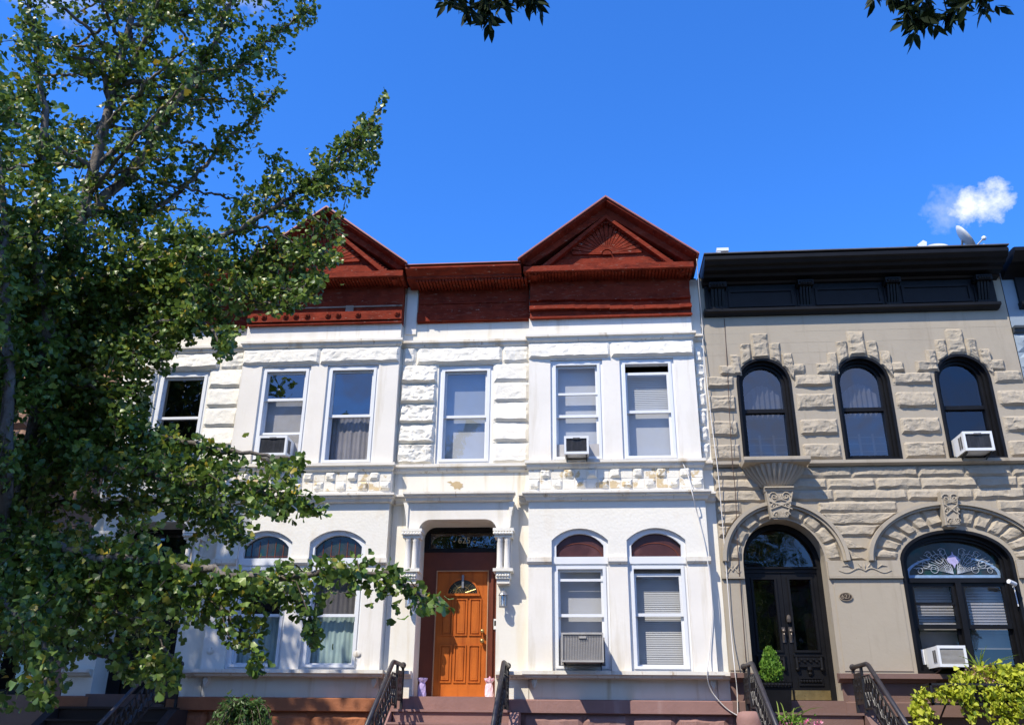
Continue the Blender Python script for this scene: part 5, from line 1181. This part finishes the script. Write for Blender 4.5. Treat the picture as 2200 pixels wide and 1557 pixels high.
# a broad street tree left of the picture: its shade lies over the left houses
root = empty('shade_tree', (-13.2, -5.0, GZ), 'broad street tree outside the left edge whose shade lies over the left houses', 'tree')
b = MB(); b.tube([(-13.2, -5.0, GZ), (-13.25, -5.0, 1.5), (-13.2, -5.0, 4.5), (-13.3, -5.0, 9)], [.2, .17, .14, .05], 9); b.build('trunk', M['bark'], root, True)
r = np.random.default_rng(61); v = r.normal(size=(26000, 3)); v /= np.linalg.norm(v, axis=1, keepdims=True); v *= (r.random((26000, 1)) ** .45)
v *= (1 + .16 * np.sin(v[:, 0:1] * 7 + 1) * np.cos(v[:, 2:3] * 6)); PV = np.array([-13.3, -5.0, 8.0]) + v * np.array([5.3, 2.2, 3.6])
lm = MB()
for k in range(22):
    a = PV[k * 7]; lm.tube([(-13.25, -5, r.uniform(3.5, 7)), tuple((a + np.array([-13.25, -5, 6])) / 2 + np.array([0, 0, .3])), tuple(a)], [.06, .04, .01], 6)
lm.build('limb', M['bark'], root); leaf_cloud('crown', PV, r.uniform(.09, .15, len(PV)), GINK_V, GINK_F, GINK, root, .35, .35, None, 62)

root = empty('shade_tree', (-10.2, -14.4, GZ), 'unseen tree left of the viewer, added to dapple the lower ginkgo branches', 'tree')  # out-of-view crown added to throw shade on the lower ginkgo leaves
b = MB(); b.tube([(-10.2, -14.4, GZ), (-10.1, -14.3, 1.5), (-9.8, -14.0, 5.0), (-9.4, -13.7, 9)], [.2, .17, .13, .05], 9); b.build('trunk', M['bark'], root, True)
v = r.normal(size=(9500, 3)); v /= np.linalg.norm(v, axis=1, keepdims=True); v *= (r.random((9500, 1)) ** .5); v *= (1 + .2 * np.sin(v[:, 0:1] * 8 + 2) * np.cos(v[:, 2:3] * 7)); PV = np.array([-9.5, -13.6, 8.2]) + v * np.array([3.2, 2.0, 2.3])
lm = MB()
for k in range(16): a = PV[k * 5]; lm.tube([(-9.8, -14.0, r.uniform(4, 7)), tuple((a + np.array([-9.8, -14, 6.2])) / 2 + np.array([0, 0, .3])), tuple(a)], [.05, .03, .01], 6)
lm.build('limb', M['bark'], root); leaf_cloud('crown', PV, r.uniform(.09, .15, len(PV)), GINK_V, GINK_F, GINK, root, .35, .35, None, 64)

def tuft(pos_fn, n): return np.array([pos_fn() for _ in range(n)])
# the street tree whose leaves hang into the top of the picture
root = empty('ash_tree', (6.5, -13.6, GZ), 'tree overhead whose dark pointed leaves hang into the top edge', 'tree')
b = MB(); b.tube([(6.5, -13.6, GZ), (6.45, -13.6, 1.0), (6.3, -13.55, 3.0), (5.8, -13.4, 4.6), (4.5, -13.0, 5.6), (2.5, -12.6, 6.0)], [.2, .17, .15, .12, .08, .05], 10); b.build('trunk', M['bark'], root, True)
lm = MB(); P_ = []; A_ = []; S_ = []
r = np.random.default_rng(21)
def compound(p, d, ln, k=4):
    for j in range(k):
        t = (j + 1) / (k + .5); c = p + d * ln * t; sd = np.cross(d, r.normal(size=3)); sd /= np.linalg.norm(sd)
        for sg in (-1, 1): P_.append(c); A_.append(d * 1.5 + sd * sg * 1.9); S_.append(r.uniform(.062, .092))
    P_.append(p + d * ln); A_.append(d * 3); S_.append(.088)
for ends in ([(985, 15), (1010, 40), (1050, 60), (1075, 25), (1110, 10), (1140, 15), (1000, -30), (1060, -20), (1120, -40), (965, 5), (1155, 30), (1045, 20)], [(1880, 5), (1915, 20), (1950, 45), (1970, 70), (1995, 60), (2035, 55), (2065, 30), (2100, 10), (1980, -10), (1920, -25), (2050, -10), (2115, 25), (1955, 25)]):
    hub = at(np.mean([e[0] for e in ends]), -160, -11.6); hub2 = np.array([hub[0] + .9, -12.3, 5.4])
    lm.tube([(3.5, -12.8, 5.8), tuple(hub2), tuple(hub)], [.05, .03, .015], 6)
    for e in ends:
        tip = at(e[0], e[1] - 26, -11.6 + r.uniform(-.25, .25)); lm.tube([tuple(hub), tuple((hub + tip) / 2 + np.array([0, 0, .06])), tuple(tip)], [.010, .007, .003], 5)
        for _ in range(4):
            d = r.normal(size=3) * .55 + np.array([0, 0, -.75]); d /= np.linalg.norm(d); compound(tip - d * .05, d, r.uniform(.08, .14), 3)
for _ in range(650):
    v = r.normal(size=3); v /= np.linalg.norm(v); v *= r.random() ** .4; c = np.array([1.0, -13.1, 6.1]) + v * np.array([5.0, 1.7, 1.25]); d = r.normal(size=3) + np.array([0, 0, -.6]); d /= np.linalg.norm(d); compound(c, d, .3, 5)
lm.build('limb', M['twig'], root)
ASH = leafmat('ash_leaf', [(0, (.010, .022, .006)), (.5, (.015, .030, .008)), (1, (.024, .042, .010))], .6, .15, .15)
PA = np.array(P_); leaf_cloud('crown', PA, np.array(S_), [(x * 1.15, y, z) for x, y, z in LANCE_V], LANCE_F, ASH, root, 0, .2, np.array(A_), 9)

# conifer in a square planter by the black door
root = empty('potted_conifer', (2.82, -.30, .40), 'bright green clipped conifer in a black square planter left of the black doors', 'potted plant')
b = MB(); b.add([(2.64, -.46, .40), (3.03, -.46, .40), (3.03, -.13, .40), (2.64, -.13, .40), (2.61, -.49, .745), (3.06, -.49, .745), (3.06, -.125, .745), (2.61, -.125, .745)], [(0, 3, 2, 1), (0, 1, 5, 4), (1, 2, 6, 5), (2, 3, 7, 6), (3, 0, 4, 7)])
b.ring([(2.59, .745), (3.08, .745), (3.08, .82), (2.59, .82)], [(2.60, .75), (3.07, .75), (3.07, .815), (2.60, .815)], -.51, -.49)
b.box(2.59, 3.08, -.51, -.47, .745, .82); b.box(2.59, 2.62, -.469, -.12, .745, .82); b.box(3.05, 3.08, -.469, -.12, .745, .82); b.box(2.62, 3.05, -.16, -.12, .745, .82)
for i in range(9): b.ball((2.63 + i * .051, -.512, .783), .022, 6)
b.build('planter', M['black'], root); b = MB(); b.box(2.63, 3.04, -.46, -.17, .74, .79); b.build('soil', M['soil'], root)
P_ = []; r = np.random.default_rng(31)
for _ in range(2600):
    h = r.random() ** .8; rad = .20 * (math.sin(min(1, h * 1.5 + .22) * PI / 2)) * (1 - h) ** .62 * 1.25 + .01; a = r.random() * 2 * PI; q = r.random() ** .35; P_.append((2.82 + .85 * rad * q * math.cos(a) * (1 + .15 * math.sin(a * 3 + h * 20)), -.31 + rad * q * math.sin(a) * .9, .80 + h * .52 + r.normal() * .01))
P_ = np.array(P_); ax_ = (P_ - np.array([2.82, -.31, .85])) * 4; ax_[:, 2] = 1.2
CON = leafmat('conifer_spray', [(0, (.07, .16, .02)), (.6, (.13, .27, .03)), (1, (.22, .36, .05))], .6, .25, .3)
leaf_cloud('foliage', P_, r.uniform(.03, .055, len(P_)), [(x * 2.2, y, z) for x, y, z in LANCE_V], LANCE_F, CON, root, -.6, 0, ax_, 33)
b = MB(); b.tube([(2.82, -.31, .75), (2.82, -.31, 1.2)], [.02, .01], 6); b.build('stem', M['twig'], root)

# window box with trailing lime vine
root = empty('window_planter', (5.75, -.45, .60), 'iron window planter overflowing with lime green trailing vine and grasses', 'planter')
b = MB(); fx0, fx1, fy0, fy1, fz0, fz1 = 4.98, 7.4, -.80, -.19, .52, .79
for z in (fz0, fz1): b.box(fx0, fx1, fy0, fy0 + .03, z - .015, z + .015); b.box(fx0, fx0 + .03, fy0, fy1, z - .0152, z + .0152); b.box(fx1 - .03, fx1, fy0, fy1, z - .0152, z + .0152)
x = fx0
while x < fx1: b.box(x, x + .018, fy0 + .004, fy0 + .024, fz0, fz1); x += .2
for x in (fx0, fx1 - .03): b.box(x, x + .03, fy0, fy0 + .03, fz0, fz1 + .01)
for x in (5.2, 6.2, 7.2): b.tube([(x, fy0 + .1, fz0), (x, -.16, .2)], .014, 5)
b.build('iron_basket', M['iron'], root)
b = MB(); b.box(5.55, 7.36, -.72, -.24, .54, .86); b.build('trough', M['black'], root); b = MB(); b.box(5.57, 7.34, -.70, -.26, .861, .875); b.build('soil', M['soil'], root)
P_ = []; S_ = []; r = np.random.default_rng(41)
def trail(px0, py0, px1, py1, w_, n, y0=-.74, y1=-.86):
    for _ in range(n):
        t = r.random(); p = at(px0 + (px1 - px0) * t + r.normal() * w_, py0 + (py1 - py0) * t + r.normal() * w_ * .7, y0 + (y1 - y0) * t + r.normal() * .04); P_.append(p); S_.append(r.uniform(.035, .10))
trail(2060, 1452, 2200, 1445, 13, 240, -.6, -.55); trail(2050, 1462, 2130, 1452, 14, 160, -.7, -.7); trail(2120, 1450, 2260, 1460, 22, 420, -.7, -.7)
trail(1975, 1480, 1978, 1560, 9, 150); trail(1990, 1490, 2090, 1478, 9, 150); trail(2000, 1530, 1975, 1590, 12, 100); trail(2005, 1490, 2060, 1500, 10, 60)
trail(2060, 1470, 2095, 1520, 9, 90); trail(2090, 1500, 2085, 1545, 8, 60); trail(2130, 1470, 2150, 1520, 14, 190); trail(2150, 1500, 2160, 1560, 12, 120); trail(2180, 1460, 2200, 1530, 16, 220); trail(2160, 1545, 2190, 1570, 10, 60); trail(1968, 1505, 1962, 1530, 6, 40)
VINE = leafmat('lime_vine_leaf', [(0, (.12, .20, .018)), (.25, (.34, .40, .03)), (.65, (.50, .55, .05)), (1, (.64, .66, .10))], .5, .35, .3)
leaf_cloud('vine', np.array(P_), np.array(S_), HEART_V, HEART_F, VINE, root, .8, .5, np.tile(np.array([0, -.5, 0]), (len(P_), 1)), 43)
def blades(specs, name, m, parent, wd=.008):
    b = MB()
    for (p, tip, bend) in specs:
        p, tip = np.array(p), np.array(tip); n = 6; pts = [p * (1 - t) + tip * t + np.array([0, 0, bend * math.sin(t * PI)]) for t in np.linspace(0, 1, n + 1)]; vs = []
        d = tip - p; s_ = np.cross(d, [0, 1, 0.3]); s_ /= np.linalg.norm(s_)
        for i, q_ in enumerate(pts): k = wd * (1 - (i / n) ** 2) + .001; vs += [tuple(q_ - s_ * k), tuple(q_ + s_ * k)]
        b.add(vs, [(2 * i, 2 * i + 1, 2 * i + 3, 2 * i + 2) for i in range(n)])
    return b.build(name, m, parent)
GRASS = leafmat('grass_blade', [(0, (.14, .22, .03)), (1, (.30, .40, .08))], .5, .25, .3)
base = at(2105, 1437, -.55); blades([(base + r.normal(size=3) * .02, at(px, py, -.6), .03) for px, py in ((2072, 1388), (2080, 1400), (2085, 1410), (2110, 1392), (2120, 1385), (2095, 1405), (2128, 1412), (2060, 1408), (2115, 1400), (2190, 1405), (2180, 1412), (2065, 1425))], 'grass', GRASS, root)
P_ = [at(2110 + r.normal() * 16, 1445 + r.normal() * 9, -.72) for _ in range(160)] + [at(2125 + r.normal() * 10, 1460 + r.normal() * 5, -.74) for _ in range(60)]
leaf_cloud('flowers', np.array(P_), r.uniform(.02, .035, len(P_)), HEART_V, HEART_F, leafmat('small_mixed_flower', [(0, (.35, .30, .08)), (.5, (.40, .22, .12)), (.8, (.60, .35, .30)), (1, (.62, .40, .45))], .6, .2, .3), root, 0, .3, None, 47)

# flower pot on the steps of 627
p0 = at(1695, 1600, -1.25); p0[2] = .076
root = empty('flower_pot', tuple(p0 + np.array([0, 0, -.25])), 'pot of pink flowers and arching grass on the steps below the black doors', 'potted plant')
b = MB(); b.lathe([(0, -.25), (.12, -.25), (.17, .02), (.19, .03), (.19, .07), (.15, .07), (0, .05)], tuple(p0), 16); b.build('pot', M['brown'], root, True)
blades([(p0 + np.array([r.normal() * .04, r.normal() * .04, .05]), at(px, py, -1.25 + r.normal() * .05), .10) for px, py in ((1676, 1508), (1668, 1505), (1732, 1515), (1768, 1519), (1740, 1526), (1708, 1520), (1690, 1530), (1660, 1530), (1720, 1535), (1705, 1540), (1680, 1540), (1670, 1545), (1725, 1545), (1690, 1545))], 'grass', GRASS, root, .009)
P_ = [at(1695 + r.normal() * 24, 1552 + r.normal() * 9, -1.3 + r.normal() * .06) for _ in range(260)]
leaf_cloud('foliage', np.array(P_), r.uniform(.03, .05, len(P_)), HEART_V, HEART_F, CON, root, 0, .3, None, 51)
P_ = np.concatenate([np.array(at(px, py, -1.36))[None, :] + r.normal(size=(7, 3)) * .018 for px, py in ((1687, 1546), (1756, 1548), (1678, 1556), (1728, 1553), (1745, 1556), (1700, 1552), (1760, 1556), (1735, 1545))])
leaf_cloud('flowers', P_, r.uniform(.03, .045, len(P_)), HEART_V, HEART_F, leafmat('pink_flower', [(0, (.75, .16, .28)), (.6, (.85, .32, .50)), (1, (.85, .50, .55))], .6, .3, .3), root, 0, .3, None, 53)

# weeping shrub in front of the left house
root = empty('weeping_shrub', (-4.9, -1.7, GZ), 'drooping green shrub against the orange-brown base at the bottom edge', 'shrub')
b = MB(); P_ = []; A_ = []; c0 = at(525, 1540, -1.7)
b.tube([(-4.9, -1.7, GZ), (-4.88, -1.7, -.6), (c0[0], -1.7, c0[2] - .1)], [.04, .03, .02], 7)
for k in range(60):
    a = r.uniform(0, 2 * PI); ln = r.uniform(.25, .62); up = r.uniform(.05, .22) ; pts = []
    for t in np.linspace(0, 1, 9): pts.append(c0 + np.array([math.cos(a) * ln * t, math.sin(a) * ln * .8 * t, -.12 + up * math.sin(t * PI * .8) * 1.6 - .55 * ln * t * t + .08]))
    b.tube([tuple(p) for p in pts], [.006] * 8 + [.003], 4, False)
    for p, q_ in zip(pts[1:], pts[:-1]):
        for _ in range(6): d = p - q_; P_.append(p + r.normal(size=3) * .025); A_.append(d / np.linalg.norm(d) * 1.3 + np.array([0, 0, -.6]))
b.build('stem', M['twig'], root); SHR = leafmat('shrub_leaf', [(0, (.04, .09, .02)), (.6, (.075, .15, .035)), (1, (.12, .2, .05))], .45, .3, .4)
leaf_cloud('foliage', np.array(P_), r.uniform(.05, .085, len(P_)), [(x * 1.3, y, z) for x, y, z in LANCE_V], LANCE_F, SHR, root, 0, .4, np.array(A_), 57)
